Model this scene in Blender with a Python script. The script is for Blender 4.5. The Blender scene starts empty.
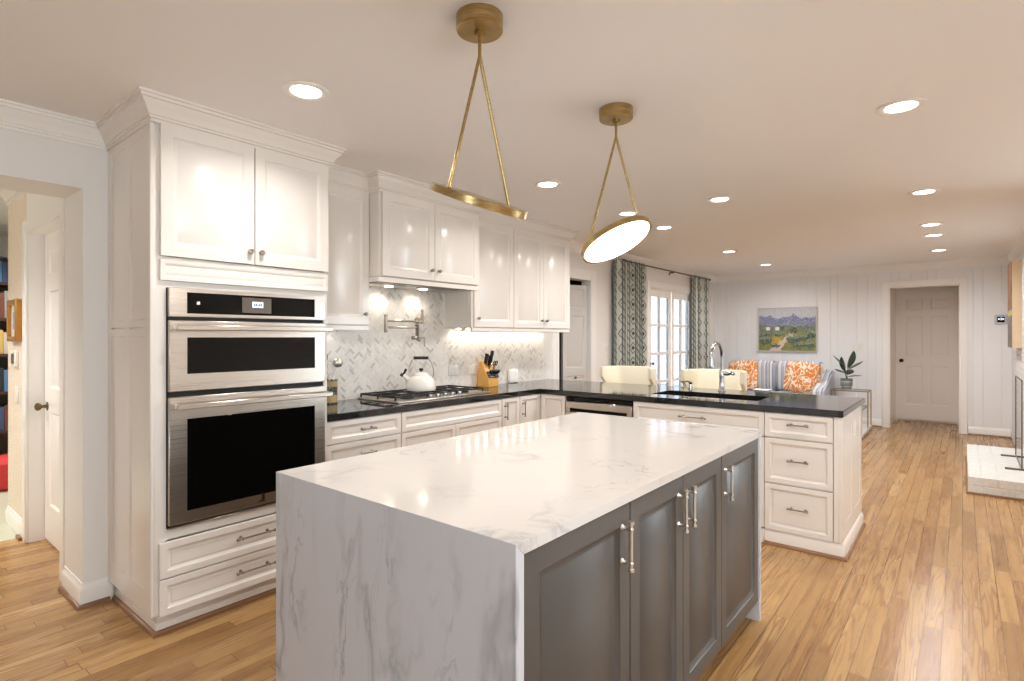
import bpy, bmesh, math, random
from mathutils import Vector, Matrix
random.seed(7)
SC = bpy.context.scene
COL = SC.collection
PI = math.pi

# ------------------------------------------------------------------ camera
TH = 0.68362
cam_d = bpy.data.cameras.new('camera')
cam_d.sensor_width = 36.0
cam_d.lens = 553.4 * 36.0 / 1024.0
cam_d.shift_y = -4.0 / 1024.0
cam_d.clip_start = 0.02
cam = bpy.data.objects.new('camera', cam_d)
cam.location = (0, 0, 1.37)
cam.rotation_euler = (PI / 2, 0, TH - PI / 2)
COL.objects.link(cam)
SC.camera = cam

# ------------------------------------------------------------------ world, exposure
W = bpy.data.worlds.new('sky'); SC.world = W
W.use_nodes = True
bg = W.node_tree.nodes['Background']
bg.inputs[0].default_value = (0.84, 0.92, 1.0, 1)
bg.inputs[1].default_value = 7.5
SC.view_settings.view_transform = 'Standard'
SC.view_settings.look = 'None'
SC.view_settings.gamma = 1.0
SC.view_settings.exposure = 0.70
SC.view_settings.use_curve_mapping = False
SC.cycles.use_denoising = True
SC.cycles.max_bounces = 10
SC.cycles.diffuse_bounces = 6
SC.cycles.glossy_bounces = 5
SC.cycles.transparent_max_bounces = 12
SC.cycles.sample_clamp_indirect = 6.0
SC.cycles.caustics_reflective = False
SC.cycles.caustics_refractive = False

P_DOWN = 6.4      # recessed lights
P_PEND = 0.8       # pendant discs
WARM = (1.0, 0.90, 0.78)
NEUT = (1.0, 0.97, 0.945)

# daylight enters by french doors and added windows; portals only guide sky sampling
def portal(loc, rot, sx, sy):
    l = bpy.data.lights.new('window_portal', 'AREA'); l.shape = 'RECTANGLE'; l.size = sx; l.size_y = sy
    l.cycles.is_portal = True
    o = bpy.data.objects.new('window_portal', l); o.location = loc; o.rotation_euler = rot; COL.objects.link(o)
portal((8.14, 3.60, 1.05), (-PI / 2, 0, 0), 1.5, 1.9)
portal((0.1, -3.22, 1.5), (PI / 2, 0, 0), 2.2, 1.3)
portal((5.73, -1.9, 1.32), (PI / 2, 0, PI / 2), 1.9, 1.75)
portal((-2.62, -0.4, 1.55), (PI / 2, 0, -PI / 2), 1.2, 1.2)

# ------------------------------------------------------------------ materials
def lin(c):
    return tuple((x / 255 / 12.92) if x / 255 <= 0.04045 else ((x / 255 + 0.055) / 1.055) ** 2.4 for x in c)

class NT:
    def __init__(s, name):
        s.m = bpy.data.materials.new(name); s.m.use_nodes = True
        s.t = s.m.node_tree; s.n = s.t.nodes; s.b = s.n['Principled BSDF']; s.out = s.n['Material Output']
    def add(s, typ, **kw):
        n = s.n.new(typ)
        for k, v in kw.items(): setattr(n, k, v)
        return n
    def link(s, a, b): s.t.links.new(a, b)
    def put(s, sock, v):
        if isinstance(v, bpy.types.NodeSocket): s.link(v, sock)
        else:
            if sock.type == 'RGBA' and not hasattr(v, '__len__'): v = (v, v, v)
            if sock.type == 'RGBA' and len(v) == 3: v = tuple(v) + (1,)
            sock.default_value = v
    def math(s, op, a, b=0.0, c=0.0):
        n = s.add('ShaderNodeMath', operation=op)
        s.put(n.inputs[0], a); s.put(n.inputs[1], b)
        if op in ('MULTIPLY_ADD', 'COMPARE', 'SMOOTH_MIN', 'WRAP'): s.put(n.inputs[2], c)
        return n.outputs[0]
    def mix(s, f, a, b, blend='MIX'):
        n = s.add('ShaderNodeMix', data_type='RGBA', blend_type=blend)
        s.put(n.inputs[0], f); s.put(n.inputs[6], a); s.put(n.inputs[7], b)
        return n.outputs[2]
    def ramp(s, f, stops, interp='LINEAR'):
        n = s.add('ShaderNodeValToRGB'); r = n.color_ramp; r.interpolation = interp
        while len(r.elements) < len(stops): r.elements.new(0.5)
        for e, (p, c) in zip(r.elements, stops):
            e.position = p
            if not hasattr(c, '__len__'): c = (c, c, c)
            e.color = tuple(c) + (1,)
        s.put(n.inputs[0], f)
        return n.outputs[0]
    def coord(s, kind='Object'):
        return s.add('ShaderNodeTexCoord').outputs[kind]
    def sep(s, v):
        n = s.add('ShaderNodeSeparateXYZ'); s.link(v, n.inputs[0]); return n.outputs
    def comb(s, x=0.0, y=0.0, z=0.0):
        n = s.add('ShaderNodeCombineXYZ')
        s.put(n.inputs[0], x); s.put(n.inputs[1], y); s.put(n.inputs[2], z); return n.outputs[0]
    def mapping(s, v, scale=(1, 1, 1), loc=(0, 0, 0), rot=(0, 0, 0)):
        n = s.add('ShaderNodeMapping'); s.link(v, n.inputs[0])
        n.inputs['Scale'].default_value = scale; n.inputs['Location'].default_value = loc; n.inputs['Rotation'].default_value = rot
        return n.outputs[0]
    def noise(s, v, scale, detail=3.0, rough=0.5, dist=0.0):
        n = s.add('ShaderNodeTexNoise'); s.link(v, n.inputs['Vector'])
        n.inputs['Scale'].default_value = scale; n.inputs['Detail'].default_value = detail
        n.inputs['Roughness'].default_value = rough; n.inputs['Distortion'].default_value = dist
        return n.outputs
    def white(s, v, dim='3D'):
        n = s.add('ShaderNodeTexWhiteNoise', noise_dimensions=dim)
        s.link(v, n.inputs['Vector']); return n.outputs
    def bump(s, h, strength=0.3, dist=0.01):
        n = s.add('ShaderNodeBump'); s.link(h, n.inputs['Height'])
        n.inputs['Strength'].default_value = strength; n.inputs['Distance'].default_value = dist
        s.link(n.outputs[0], s.b.inputs['Normal'])
    def base(s, c): s.put(s.b.inputs['Base Color'], c)
    def set(s, **kw):
        for k, v in kw.items(): s.put(s.b.inputs[k.replace('_', ' ')], v)

def simple(name, rgb, rough=0.5, metal=0.0, spec=0.5, coat=0.0, wob=0.03, nscale=30.0, bump=0.0):
    m = NT(name)
    c = lin(rgb)
    nz = m.noise(m.coord(), nscale, 2.0)[0]
    f = m.math('MULTIPLY_ADD', nz, 2 * wob, 1 - wob)
    m.base(m.mix(1.0, c, m.comb(f, f, f), 'MULTIPLY'))
    m.set(Roughness=rough, Metallic=metal)
    m.b.inputs['Specular IOR Level'].default_value = spec
    m.b.inputs['Coat Weight'].default_value = coat
    if bump: m.bump(nz, bump, 0.002)
    return m.m

def emit(name, rgb, strength):
    m = NT(name); m.base(lin(rgb))
    m.b.inputs['Emission Color'].default_value = tuple(lin(rgb)) + (1,)
    m.b.inputs['Emission Strength'].default_value = strength
    return m.m

M = {}
M['ceil'] = simple('ceiling_paint', (240, 238, 236), 0.85, wob=0.006, nscale=3)
M['wall'] = simple('wall_paint', (232, 229, 225), 0.45, wob=0.006, nscale=3)
M['farwall'] = simple('panelled_wall_paint', (236, 236, 236), 0.45, wob=0.006, nscale=3)
M['trim'] = simple('trim_paint', (240, 237, 232), 0.3, wob=0.006, nscale=5)
M['cab'] = simple('cabinet_paint', (228, 221, 213), 0.22, wob=0.008, nscale=4, coat=0.0)
M['doorgrey'] = simple('door_paint', (240, 234, 227), 0.35, wob=0.008, nscale=4)
M['pantry'] = simple('pantry_paint', (205, 201, 195), 0.35, wob=0.008, nscale=4)
M['grey'] = simple('grey_cabinet_paint', (76, 73, 70), 0.36, wob=0.015, nscale=6)
M['toe'] = simple('toe_kick_wood', (120, 82, 52), 0.45, wob=0.15, nscale=40)
M['shoe'] = simple('shoe_moulding_wood', (132, 92, 60), 0.35, wob=0.15, nscale=40)
M['nickel'] = simple('satin_nickel', (222, 217, 210), 0.3, 1.0, wob=0.03)
M['satin'] = simple('satin_pewter', (158, 150, 140), 0.28, 1.0, wob=0.04)
M['filler'] = simple('brushed_nickel', (172, 162, 150), 0.28, 1.0, wob=0.04)
M['chrome'] = simple('chrome', (186, 186, 190), 0.10, 1.0, wob=0.02)
M['pewter'] = simple('dark_pewter', (120, 112, 104), 0.3, 1.0, wob=0.05)
M['antique'] = simple('antique_brass', (116, 98, 66), 0.3, 1.0, wob=0.08)
M['blackm'] = simple('black_metal', (22, 21, 21), 0.45, 0.3, wob=0.1)
M['iron'] = simple('cast_iron', (38, 36, 36), 0.6, 0.2, wob=0.15, bump=0.2)
M['black'] = simple('black_plastic', (18, 17, 17), 0.35, wob=0.1)
M['glassblk'] = simple('black_glass', (5, 4, 4), 0.03, wob=0.1, spec=0.28)
M['void'] = simple('dark_gap', (10, 9, 8), 0.8)
M['white'] = simple('white_gloss', (238, 236, 232), 0.2, wob=0.01)
M['plate'] = simple('white_plastic', (236, 233, 227), 0.4, wob=0.01)
M['enamel'] = simple('white_enamel', (240, 234, 226), 0.12, wob=0.01, coat=0.4)
M['cream'] = simple('cream_upholstery', (218, 209, 186), 0.6, wob=0.05, nscale=160, bump=0.15)
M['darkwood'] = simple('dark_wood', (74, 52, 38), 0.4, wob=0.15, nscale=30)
M['knifewood'] = simple('block_wood', (214, 160, 84), 0.4, wob=0.14, nscale=25)
M['gilt'] = simple('gilt_frame', (178, 124, 52), 0.35, 0.4, wob=0.15)
M['leaf'] = simple('plant_leaf', (52, 72, 48), 0.35, wob=0.3, nscale=20)
M['soil'] = simple('potting_soil', (60, 44, 34), 0.9, wob=0.3)
M['gold'] = simple('brass_tube', (176, 150, 110), 0.3, 1.0, wob=0.06)
M['marblewhite'] = simple('white_stone', (232, 228, 224), 0.2, wob=0.02)
M['canvas'] = simple('canvas_edge', (222, 198, 166), 0.7, wob=0.04, nscale=120)
M['tile'] = simple('hall_tile', (196, 196, 172), 0.4, wob=0.12, nscale=4)
M['paving'] = simple('patio_paving', (190, 188, 184), 0.8, wob=0.1, nscale=4)
M['red'] = simple('red_fabric', (196, 52, 52), 0.8, wob=0.1)
M['rod'] = simple('curtain_rod_bronze', (116, 100, 88), 0.35, 0.8, wob=0.1)
M['lens'] = emit('lamp_lens', (255, 246, 232), 6.0)
M['disc'] = emit('pendant_diffuser', (255, 250, 244), 3.5)
M['led'] = emit('led_chip', (255, 244, 226), 28.0)
M['hoodlamp'] = emit('hood_lamp', (255, 240, 214), 14.0)
M['lcd'] = emit('display_glow', (196, 214, 240), 0.9)

def mat_brass():
    m = NT('brushed_brass')
    v = m.coord()
    nz = m.noise(m.mapping(v, (12, 12, 260)), 1.0, 2.0)[0]
    m.base(m.ramp(nz, [(0.3, lin((158, 132, 84))), (0.7, lin((192, 166, 118)))]))
    m.set(Roughness=0.28, Metallic=1.0)
    return m.m
M['brass'] = mat_brass()

def mat_steel():
    m = NT('brushed_stainless')
    v = m.coord()
    nz = m.noise(m.mapping(v, (2.0, 2.0, 420)), 1.0, 3.0)[0]
    m.base(m.ramp(nz, [(0.3, lin((206, 196, 185))), (0.7, lin((216, 207, 197)))]))
    m.set(Roughness=m.math('MULTIPLY_ADD', nz, 0.10, 0.24), Metallic=1.0)
    return m.m
M['steel'] = mat_steel()

def mat_floor():
    m = NT('oak_strip_floor')
    x, y, z = m.sep(m.coord())
    wd = 0.072
    row = m.math('FLOOR', m.math('DIVIDE', y, wd))
    r1 = m.white(m.comb(row, 3.1, 0.0))[0]
    ln = m.math('MULTIPLY_ADD', r1, 0.55, 0.75)
    xs = m.math('ADD', m.math('DIVIDE', x, ln), m.math('MULTIPLY', r1, 37.0))
    col = m.math('FLOOR', xs)
    rc = m.white(m.comb(row, col, 1.7))
    rnd = rc[0]
    fy = m.math('FRACT', m.math('DIVIDE', y, wd)); fx = m.math('FRACT', xs)
    ey = m.math('MULTIPLY', m.math('MINIMUM', fy, m.math('SUBTRACT', 1.0, fy)), wd)
    ex = m.math('MULTIPLY', m.math('MINIMUM', fx, m.math('SUBTRACT', 1.0, fx)), ln)
    edge = m.math('MINIMUM', ey, ex)
    seam = m.ramp(m.math('DIVIDE', edge, 0.004), [(0.15, 0.0), (0.55, 1.0)])
    # grain: fine pores stretched along the board, and cathedral figure
    off = m.math('MULTIPLY', rnd, 91.0)
    gv = m.comb(m.math('MULTIPLY_ADD', x, 2.2, off), m.math('MULTIPLY_ADD', y, 46.0, off), off)
    g1 = m.noise(gv, 1.0, 4.0, 0.6)[0]
    cv = m.comb(m.math('MULTIPLY_ADD', x, 0.55, off), m.math('MULTIPLY_ADD', y, 9.0, off), off)
    warp = m.noise(cv, 1.6, 2.0, 0.5)[0]
    rings = m.math('SINE', m.math('MULTIPLY', warp, 58.0))
    fig = m.math('MULTIPLY', m.ramp(rings, [(0.3, 0.0), (0.95, 1.0)]), m.ramp(rnd, [(0.35, 0.0), (0.6, 1.0)]))
    tone = m.ramp(rnd, [(0.0, lin((148, 110, 66))), (0.3, lin((176, 136, 86))), (0.6, lin((190, 151, 99))), (0.85, lin((162, 121, 73))), (1.0, lin((206, 170, 118)))])
    c = m.mix(m.ramp(g1, [(0.42, 0.0), (0.72, 0.5)]), tone, lin((110, 72, 38)))
    c = m.mix(m.math('MULTIPLY', fig, 0.6), c, lin((120, 74, 36)))
    c = m.mix(m.math('SUBTRACT', 1.0, seam), c, lin((92, 60, 32)))
    m.base(c)
    m.set(Roughness=m.math('MULTIPLY_ADD', g1, 0.06, 0.24))
    m.b.inputs['Specular IOR Level'].default_value = 0.42
    m.bump(seam, 0.10, 0.0015)
    return m.m
M['floor'] = mat_floor()

def mat_marble(name, veins=1.0, rough=0.08, basec=(236, 232, 227), stretch=(1, 1, 1), rot=(0.5, 0.35, 0.6)):
    m = NT(name)
    v = m.mapping(m.coord(), stretch, rot=rot)
    w = m.noise(v, 1.7, 4.0, 0.55)[1]
    nadd = m.add('ShaderNodeMix', data_type='VECTOR'); nadd.inputs[0].default_value = 0.30
    m.link(v, nadd.inputs[4]); m.link(w, nadd.inputs[5]); vv = nadd.outputs[1]
    n1 = m.noise(vv, 2.6, 5.0, 0.55, 0.3)[0]
    vein = m.ramp(m.math('ABSOLUTE', m.math('SUBTRACT', n1, 0.5)), [(0.0, 1.0), (0.012, 0.55), (0.035, 0.0)])
    mask = m.ramp(m.noise(vv, 1.9, 2.0)[0], [(0.46, 0.0), (0.66, 1.0)])
    n2 = m.noise(vv, 7.0, 5.0, 0.6, 0.5)[0]
    fine = m.ramp(m.math('ABSOLUTE', m.math('SUBTRACT', n2, 0.52)), [(0.0, 0.5), (0.02, 0.0)])
    mask2 = m.ramp(m.noise(v, 3.1, 2.0)[0], [(0.52, 0.0), (0.68, 1.0)])
    cloud = m.ramp(m.noise(v, 2.2, 4.0, 0.6)[0], [(0.35, 0.0), (0.75, 1.0)])
    c = m.mix(m.math('MULTIPLY', cloud, 0.20 * veins), lin(basec), lin((196, 196, 198)))
    c = m.mix(m.math('MULTIPLY', m.math('MULTIPLY', vein, mask), 0.62 * veins), c, lin((128, 128, 134)))
    c = m.mix(m.math('MULTIPLY', m.math('MULTIPLY', fine, mask2), 0.8 * veins), c, lin((120, 120, 126)))
    m.base(c); m.set(Roughness=rough)
    m.b.inputs['Specular IOR Level'].default_value = 0.32
    return m.m
M['marbletop'] = mat_marble('polished_marble_top', 1.0, 0.10, (210, 204, 198))
M['marbleshaded'] = mat_marble('shaded_marble_side', 1.3, 0.10, (198, 199, 204), (1.6, 1.6, 0.55), (0.35, 0.25, 0.2))  # same marble, coloured darker and bluer for the shade on the ends

def mat_splash():
    m = NT('herringbone_marble')
    g = m.add('ShaderNodeNewGeometry').outputs['Random Per Island']
    c = m.ramp(g, [(0.0, lin((188, 183, 177))), (0.06, lin((202, 196, 190))), (0.10, lin((222, 216, 209))), (0.45, lin((230, 225, 218))), (0.93, lin((234, 229, 222))), (1.0, lin((210, 204, 198)))])
    nz = m.noise(m.coord(), 60.0, 4.0, 0.6, 1.0)[0]
    c = m.mix(m.ramp(nz, [(0.5, 0.0), (0.75, 0.35)]), c, lin((170, 164, 158)))
    m.base(c); m.set(Roughness=0.28)
    return m.m
M['splash'] = mat_splash()
M['grout'] = simple('grout', (214, 208, 200), 0.8)

def mat_granite():
    m = NT('black_granite')
    nz = m.noise(m.coord(), 320.0, 2.0, 0.6)[0]
    m.base(m.ramp(nz, [(0.45, lin((24, 23, 23))), (0.72, lin((58, 56, 54)))]))
    m.set(Roughness=0.06)
    m.b.inputs['Specular IOR Level'].default_value = 0.75
    return m.m
M['granite'] = mat_granite()

def mat_brick():
    m = NT('painted_brick')
    nz = m.noise(m.coord(), 40.0, 4.0)[0]
    m.base(m.ramp(nz, [(0.3, lin((206, 203, 197))), (0.7, lin((222, 219, 213)))]))
    m.set(Roughness=0.6); m.bump(nz, 0.35, 0.004)
    return m.m
M['brick'] = mat_brick()

def mat_wallbrick():
    m = NT('painted_brick_wall')
    x, y, z = m.sep(m.coord())
    n = m.add('ShaderNodeTexBrick'); m.link(m.comb(x, z, 0.0), n.inputs['Vector'])
    n.inputs['Scale'].default_value = 1.0
    n.inputs['Brick Width'].default_value = 0.21; n.inputs['Row Height'].default_value = 0.072
    n.inputs['Mortar Size'].default_value = 0.006; n.inputs['Mortar Smooth'].default_value = 0.5
    n.inputs['Color1'].default_value = (0.80, 0.79, 0.77, 1); n.inputs['Color2'].default_value = (0.84, 0.83, 0.81, 1)
    n.inputs['Mortar'].default_value = (0.74, 0.73, 0.71, 1)
    m.base(n.outputs[0]); m.set(Roughness=0.6)
    m.bump(m.math('SUBTRACT', 1.0, n.outputs[1]), 0.5, 0.01)
    return m.m
M['wallbrick'] = mat_wallbrick()

def mat_grasscloth():
    m = NT('grasscloth_wallpaper')
    nz = m.noise(m.mapping(m.coord(), (14, 14, 190)), 1.0, 3.0)[0]
    m.base(m.ramp(nz, [(0.3, lin((222, 206, 186))), (0.7, lin((240, 228, 212)))]))
    m.set(Roughness=0.75)
    return m.m
M['grasscloth'] = mat_grasscloth()

def mat_curtain():
    m = NT('ikat_curtain')
    uv = m.add('ShaderNodeUVMap').outputs[0]
    jit = m.noise(m.mapping(uv, (60, 9, 1)), 1.0, 2.0)[0]
    u, v, _ = m.sep(uv)
    v = m.math('MULTIPLY_ADD', jit, 0.03, v)
    uu = m.math('FRACT', m.math('DIVIDE', u, 0.34))
    vv = m.math('FRACT', m.math('DIVIDE', v, 0.19))
    du = m.math('ABSOLUTE', m.math('SUBTRACT', uu, 0.5)); dv = m.math('ABSOLUTE', m.math('SUBTRACT', vv, 0.5))
    dia = m.math('ADD', m.math('MULTIPLY', du, 5.2), m.math('MULTIPLY', dv, 2.2))
    dcol = m.ramp(m.math('DIVIDE', dia, 2.0), [(0.0, 0.10), (0.16, 0.16), (0.2, 0.75), (0.34, 0.78), (0.38, 0.30), (0.46, 0.32), (0.50, 0.8)], 'LINEAR')
    st = m.ramp(uu, [(0.0, 0.30), (0.05, 0.72), (0.10, 0.30), (0.15, 0.62), (0.20, 0.40), (0.24, 0.78), (0.27, 0.5), (0.73, 0.5), (0.76, 0.78), (0.80, 0.40), (0.85, 0.62), (0.90, 0.30), (0.95, 0.72)], 'CONSTANT')
    zig = m.math('ABSOLUTE', m.math('SUBTRACT', m.math('FRACT', m.math('ADD', m.math('DIVIDE', v, 0.095), m.math('MULTIPLY', uu, 4.0))), 0.5))
    st2 = m.mix(m.ramp(zig, [(0.14, 0.6), (0.2, 0.0)]), st, 0.22)
    inside = m.math('LESS_THAN', du, 0.23)
    f = m.mix(inside, st2, dcol)
    m.base(m.ramp(f, [(0.08, lin((50, 56, 55))), (0.35, lin((112, 119, 114))), (0.6, lin((160, 165, 157))), (0.85, lin((210, 210, 201)))]))
    m.set(Roughness=0.85)
    return m.m
M['curtain'] = mat_curtain()

def mat_stripe():
    m = NT('striped_sofa_fabric')
    x, y, z = m.sep(m.coord())
    f = m.math('FRACT', m.math('DIVIDE', m.math('ADD', y, 10.0), 0.30))
    b1, b2, wh, bb = lin((160, 171, 190)), lin((192, 196, 206)), lin((232, 229, 224)), lin((134, 149, 174))
    c = m.ramp(f, [(0.0, wh), (0.14, b1), (0.20, b2), (0.42, b1), (0.47, wh), (0.56, bb), (0.60, b2), (0.72, bb), (0.78, wh), (0.84, b2), (0.95, b1)], 'CONSTANT')
    nz = m.noise(m.mapping(m.coord(), (40, 40, 12)), 1.0, 3.0)[0]
    m.base(m.mix(m.ramp(nz, [(0.45, 0.0), (0.75, 0.4)]), c, lin((214, 214, 216))))
    m.set(Roughness=0.9)
    return m.m
M['stripe'] = mat_stripe()

def mat_orange():
    m = NT('orange_print_fabric')
    v = m.mapping(m.coord(), (1, 5, 5))
    n1 = m.noise(v, 1.1, 2.0, 0.5, 1.6)[0]
    f = m.math('ABSOLUTE', m.math('SUBTRACT', m.math('FRACT', m.math('MULTIPLY', n1, 5.0)), 0.5))
    m.base(m.ramp(f, [(0.0, lin((240, 226, 206))), (0.16, lin((238, 220, 196))), (0.2, lin((226, 150, 84))), (0.5, lin((218, 128, 58)))]))
    m.set(Roughness=0.85)
    return m.m
M['orange'] = mat_orange()

def mat_pot():
    m = NT('glazed_pot')
    x, y, z = m.sep(m.coord())
    f = m.math('FRACT', m.math('MULTIPLY', z, 14.0))
    nz = m.noise(m.coord(), 50.0, 2.0)[0]
    c = m.ramp(f, [(0.0, lin((132, 138, 136))), (0.5, lin((176, 180, 176))), (0.75, lin((110, 116, 116)))], 'CONSTANT')
    m.base(m.mix(m.math('MULTIPLY', nz, 0.3), c, lin((90, 96, 96)))); m.set(Roughness=0.3)
    return m.m
M['pot'] = mat_pot()

def mat_crock():
    m = NT('patterned_crock')
    x, y, z = m.sep(m.coord())
    band = m.ramp(m.math('DIVIDE', z, 0.16), [(0.0, lin((40, 38, 34))), (0.06, lin((196, 164, 100))), (0.36, lin((60, 58, 54))), (0.72, lin((186, 166, 112))), (0.95, lin((110, 96, 60)))], 'CONSTANT')
    nz = m.noise(m.coord(), 55.0, 2.0, 0.5, 1.0)[0]
    m.base(m.mix(m.ramp(nz, [(0.48, 0.0), (0.52, 0.5)]), band, lin((170, 166, 150)))); m.set(Roughness=0.3)
    return m.m
M['crock'] = mat_crock()

def mat_glass(name, tint=(0.93, 0.96, 0.97), gloss=0.08):
    m = NT(name)
    t = m.add('ShaderNodeBsdfTransparent'); t.inputs[0].default_value = tint + (1,)
    g = m.add('ShaderNodeBsdfGlossy'); g.inputs['Roughness'].default_value = 0.02
    lw = m.add('ShaderNodeLayerWeight'); lw.inputs[0].default_value = 0.5
    f4 = m.math('POWER', lw.outputs['Facing'], 4.0)
    nz = m.noise(m.coord(), 1.5, 1.0)[0]
    fac = m.math('MULTIPLY_ADD', f4, 0.35, m.math('MULTIPLY_ADD', nz, 0.01, 0.02))
    mx = m.add('ShaderNodeMixShader')
    m.link(fac, mx.inputs[0]); m.link(t.outputs[0], mx.inputs[1]); m.link(g.outputs[0], mx.inputs[2])
    m.link(mx.outputs[0], m.out.inputs[0])
    return m.m
M['glass'] = mat_glass('window_glass')
M['dimmed'] = mat_glass('sky_dimming_glass', (0.37, 0.38, 0.40))  # grey tint put in to dim the bright sky through the panes

def mat_paint():
    m = NT('painted_canvas')
    a = m.add('ShaderNodeVertexColor'); a.layer_name = 'paint'
    nz = m.noise(m.coord(), 90.0, 3.0)[0]
    f = m.math('MULTIPLY_ADD', nz, 0.3, 0.85)
    m.base(m.mix(1.0, a.outputs[0], m.comb(f, f, f), 'MULTIPLY')); m.set(Roughness=0.55)
    m.bump(nz, 0.2, 0.002)
    return m.m
M['paint'] = mat_paint()
BOOKM = [simple('book_cloth', c, 0.7) for c in [(70, 84, 120), (196, 188, 172), (120, 66, 44), (44, 48, 52), (150, 150, 146), (92, 130, 170), (206, 170, 96)]]

# ------------------------------------------------------------------ mesh builder
class MB:
    def __init__(s): s.bm = bmesh.new(); s.mi = 0
    def _f(s, vs):
        try:
            f = s.bm.faces.new(vs); f.material_index = s.mi; return f
        except ValueError: return None
    def face(s, pts): return s._f([s.bm.verts.new(p) for p in pts])
    def box(s, x0, x1, y0, y1, z0, z1, bev=0.0, seg=1, M4=None):
        if x1 < x0: x0, x1 = x1, x0
        if y1 < y0: y0, y1 = y1, y0
        if z1 < z0: z0, z1 = z1, z0
        P = [(x0, y0, z0), (x1, y0, z0), (x1, y1, z0), (x0, y1, z0), (x0, y0, z1), (x1, y0, z1), (x1, y1, z1), (x0, y1, z1)]
        if M4 is not None: P = [M4 @ Vector(p) for p in P]
        v = [s.bm.verts.new(p) for p in P]
        fs = [s._f([v[i] for i in q]) for q in ((0, 3, 2, 1), (4, 5, 6, 7), (0, 1, 5, 4), (1, 2, 6, 5), (2, 3, 7, 6), (3, 0, 4, 7))]
        if bev:
            es = {e for f in fs for e in f.edges}
            r = bmesh.ops.bevel(s.bm, geom=list(es), offset=bev, offset_type='OFFSET', segments=seg, profile=0.5, affect='EDGES', clamp_overlap=True)
            for f in r['faces']: f.material_index = s.mi
        return s
    def prism(s, poly, axis, a, b, bev=0.0):
        # poly: list of 2-D points in the two other axes (order x,y,z without axis)
        def mk(p, t):
            q = list(p); q.insert('xyz'.index(axis), t); return q
        A = [s.bm.verts.new(mk(p, a)) for p in poly]; B = [s.bm.verts.new(mk(p, b)) for p in poly]
        fs = [s._f(A[::-1]), s._f(B)]
        n = len(poly)
        for i in range(n): fs.append(s._f([A[i], A[(i + 1) % n], B[(i + 1) % n], B[i]]))
        if bev:
            es = {e for f in fs if f for e in f.edges}
            r = bmesh.ops.bevel(s.bm, geom=list(es), offset=bev, offset_type='OFFSET', segments=1, profile=0.5, affect='EDGES', clamp_overlap=True)
            for f in r['faces']: f.material_index = s.mi
        return s
    def ring(s, c, ax, r, n, ref=None, rx=None):
        ax = Vector(ax).normalized()
        u = ax.cross(Vector(ref) if ref is not None else (Vector((0, 0, 1)) if abs(ax.z) < 0.9 else Vector((1, 0, 0)))).normalized()
        w = ax.cross(u)
        rx = r if rx is None else rx
        return [s.bm.verts.new(Vector(c) + u * (math.cos(2 * PI * i / n) * rx) + w * (math.sin(2 * PI * i / n) * r)) for i in range(n)]
    def loft(s, rings, caps=True):
        for a, b in zip(rings, rings[1:]):
            n = len(a)
            for i in range(n): s._f([a[i], a[(i + 1) % n], b[(i + 1) % n], b[i]])
        if caps: s._f(rings[0][::-1]); s._f(rings[-1])
        return s
    def cyl(s, p0, p1, r0, r1=None, n=16):
        p0, p1 = Vector(p0), Vector(p1); ax = p1 - p0
        return s.loft([s.ring(p0, ax, r0, n), s.ring(p1, ax, r0 if r1 is None else r1, n)])
    def lathe(s, c, prof, n=32, axis=(0, 0, 1)):
        c = Vector(c); ax = Vector(axis).normalized()
        return s.loft([s.ring(c + ax * z, ax, max(r, 1e-4), n) for r, z in prof])
    def sphere(s, c, r, n=16, sx=1, sy=1, sz=1):
        c = Vector(c); k = n // 2
        rings = []
        for j in range(1, k):
            a = PI * j / k
            rings.append([s.bm.verts.new((c.x + r * sx * math.sin(a) * math.cos(2 * PI * i / n), c.y + r * sy * math.sin(a) * math.sin(2 * PI * i / n), c.z - r * sz * math.cos(a))) for i in range(n)])
        return s.loft(rings)
    def tube(s, pts, r, n=10):
        pts = [Vector(p) for p in pts]; rings = []
        u = None
        for i, p in enumerate(pts):
            t = (pts[min(i + 1, len(pts) - 1)] - pts[max(i - 1, 0)]).normalized()
            if u is None: u = t.cross(Vector((0, 0, 1)) if abs(t.z) < 0.9 else Vector((1, 0, 0))).normalized()
            u = (u - t * u.dot(t)).normalized(); w = t.cross(u)
            rr = r[i] if hasattr(r, '__len__') else r
            rings.append([s.bm.verts.new(p + (u * math.cos(2 * PI * k / n) + w * math.sin(2 * PI * k / n)) * rr) for k in range(n)])
        return s.loft(rings)
    def sweep(s, path, prof, side=1, closed=False):
        # path of (x, y); prof of (out, z); mitred; out is to the right of travel when side = 1
        n = len(path); P = [Vector((p[0], p[1])) for p in path]; rings = []
        def nrm(a, b):
            d = (b - a).normalized(); return Vector((d.y, -d.x)) * side
        for i in range(n):
            if closed or 0 < i < n - 1:
                n1 = nrm(P[i - 1], P[i]); n2 = nrm(P[i], P[(i + 1) % n]); m = (n1 + n2); m = m / max(m.dot(n1), 1e-3)
            elif i == 0: m = nrm(P[0], P[1])
            else: m = nrm(P[-2], P[-1])
            rings.append([s.bm.verts.new((P[i].x + m.x * o, P[i].y + m.y * o, z)) for o, z in prof])
        if closed: rings.append(rings[0])
        return s.loft(rings, caps=not closed)
    def panel(s, o, u, v, n, w, h, rings, back=0.02):
        o, u, v, n = Vector(o), Vector(u), Vector(v), Vector(n)
        R = [(0.0, -back)] + rings
        loops = []
        for ins, d in R:
            loops.append([s.bm.verts.new(o + u * a + v * b + n * d) for a, b in ((ins, ins), (w - ins, ins), (w - ins, h - ins), (ins, h - ins))])
        for a, b in zip(loops, loops[1:]):
            for i in range(4): s._f([a[i], a[(i + 1) % 4], b[(i + 1) % 4], b[i]])
        s._f(loops[0][::-1]); s._f(loops[-1])
        return s
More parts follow.
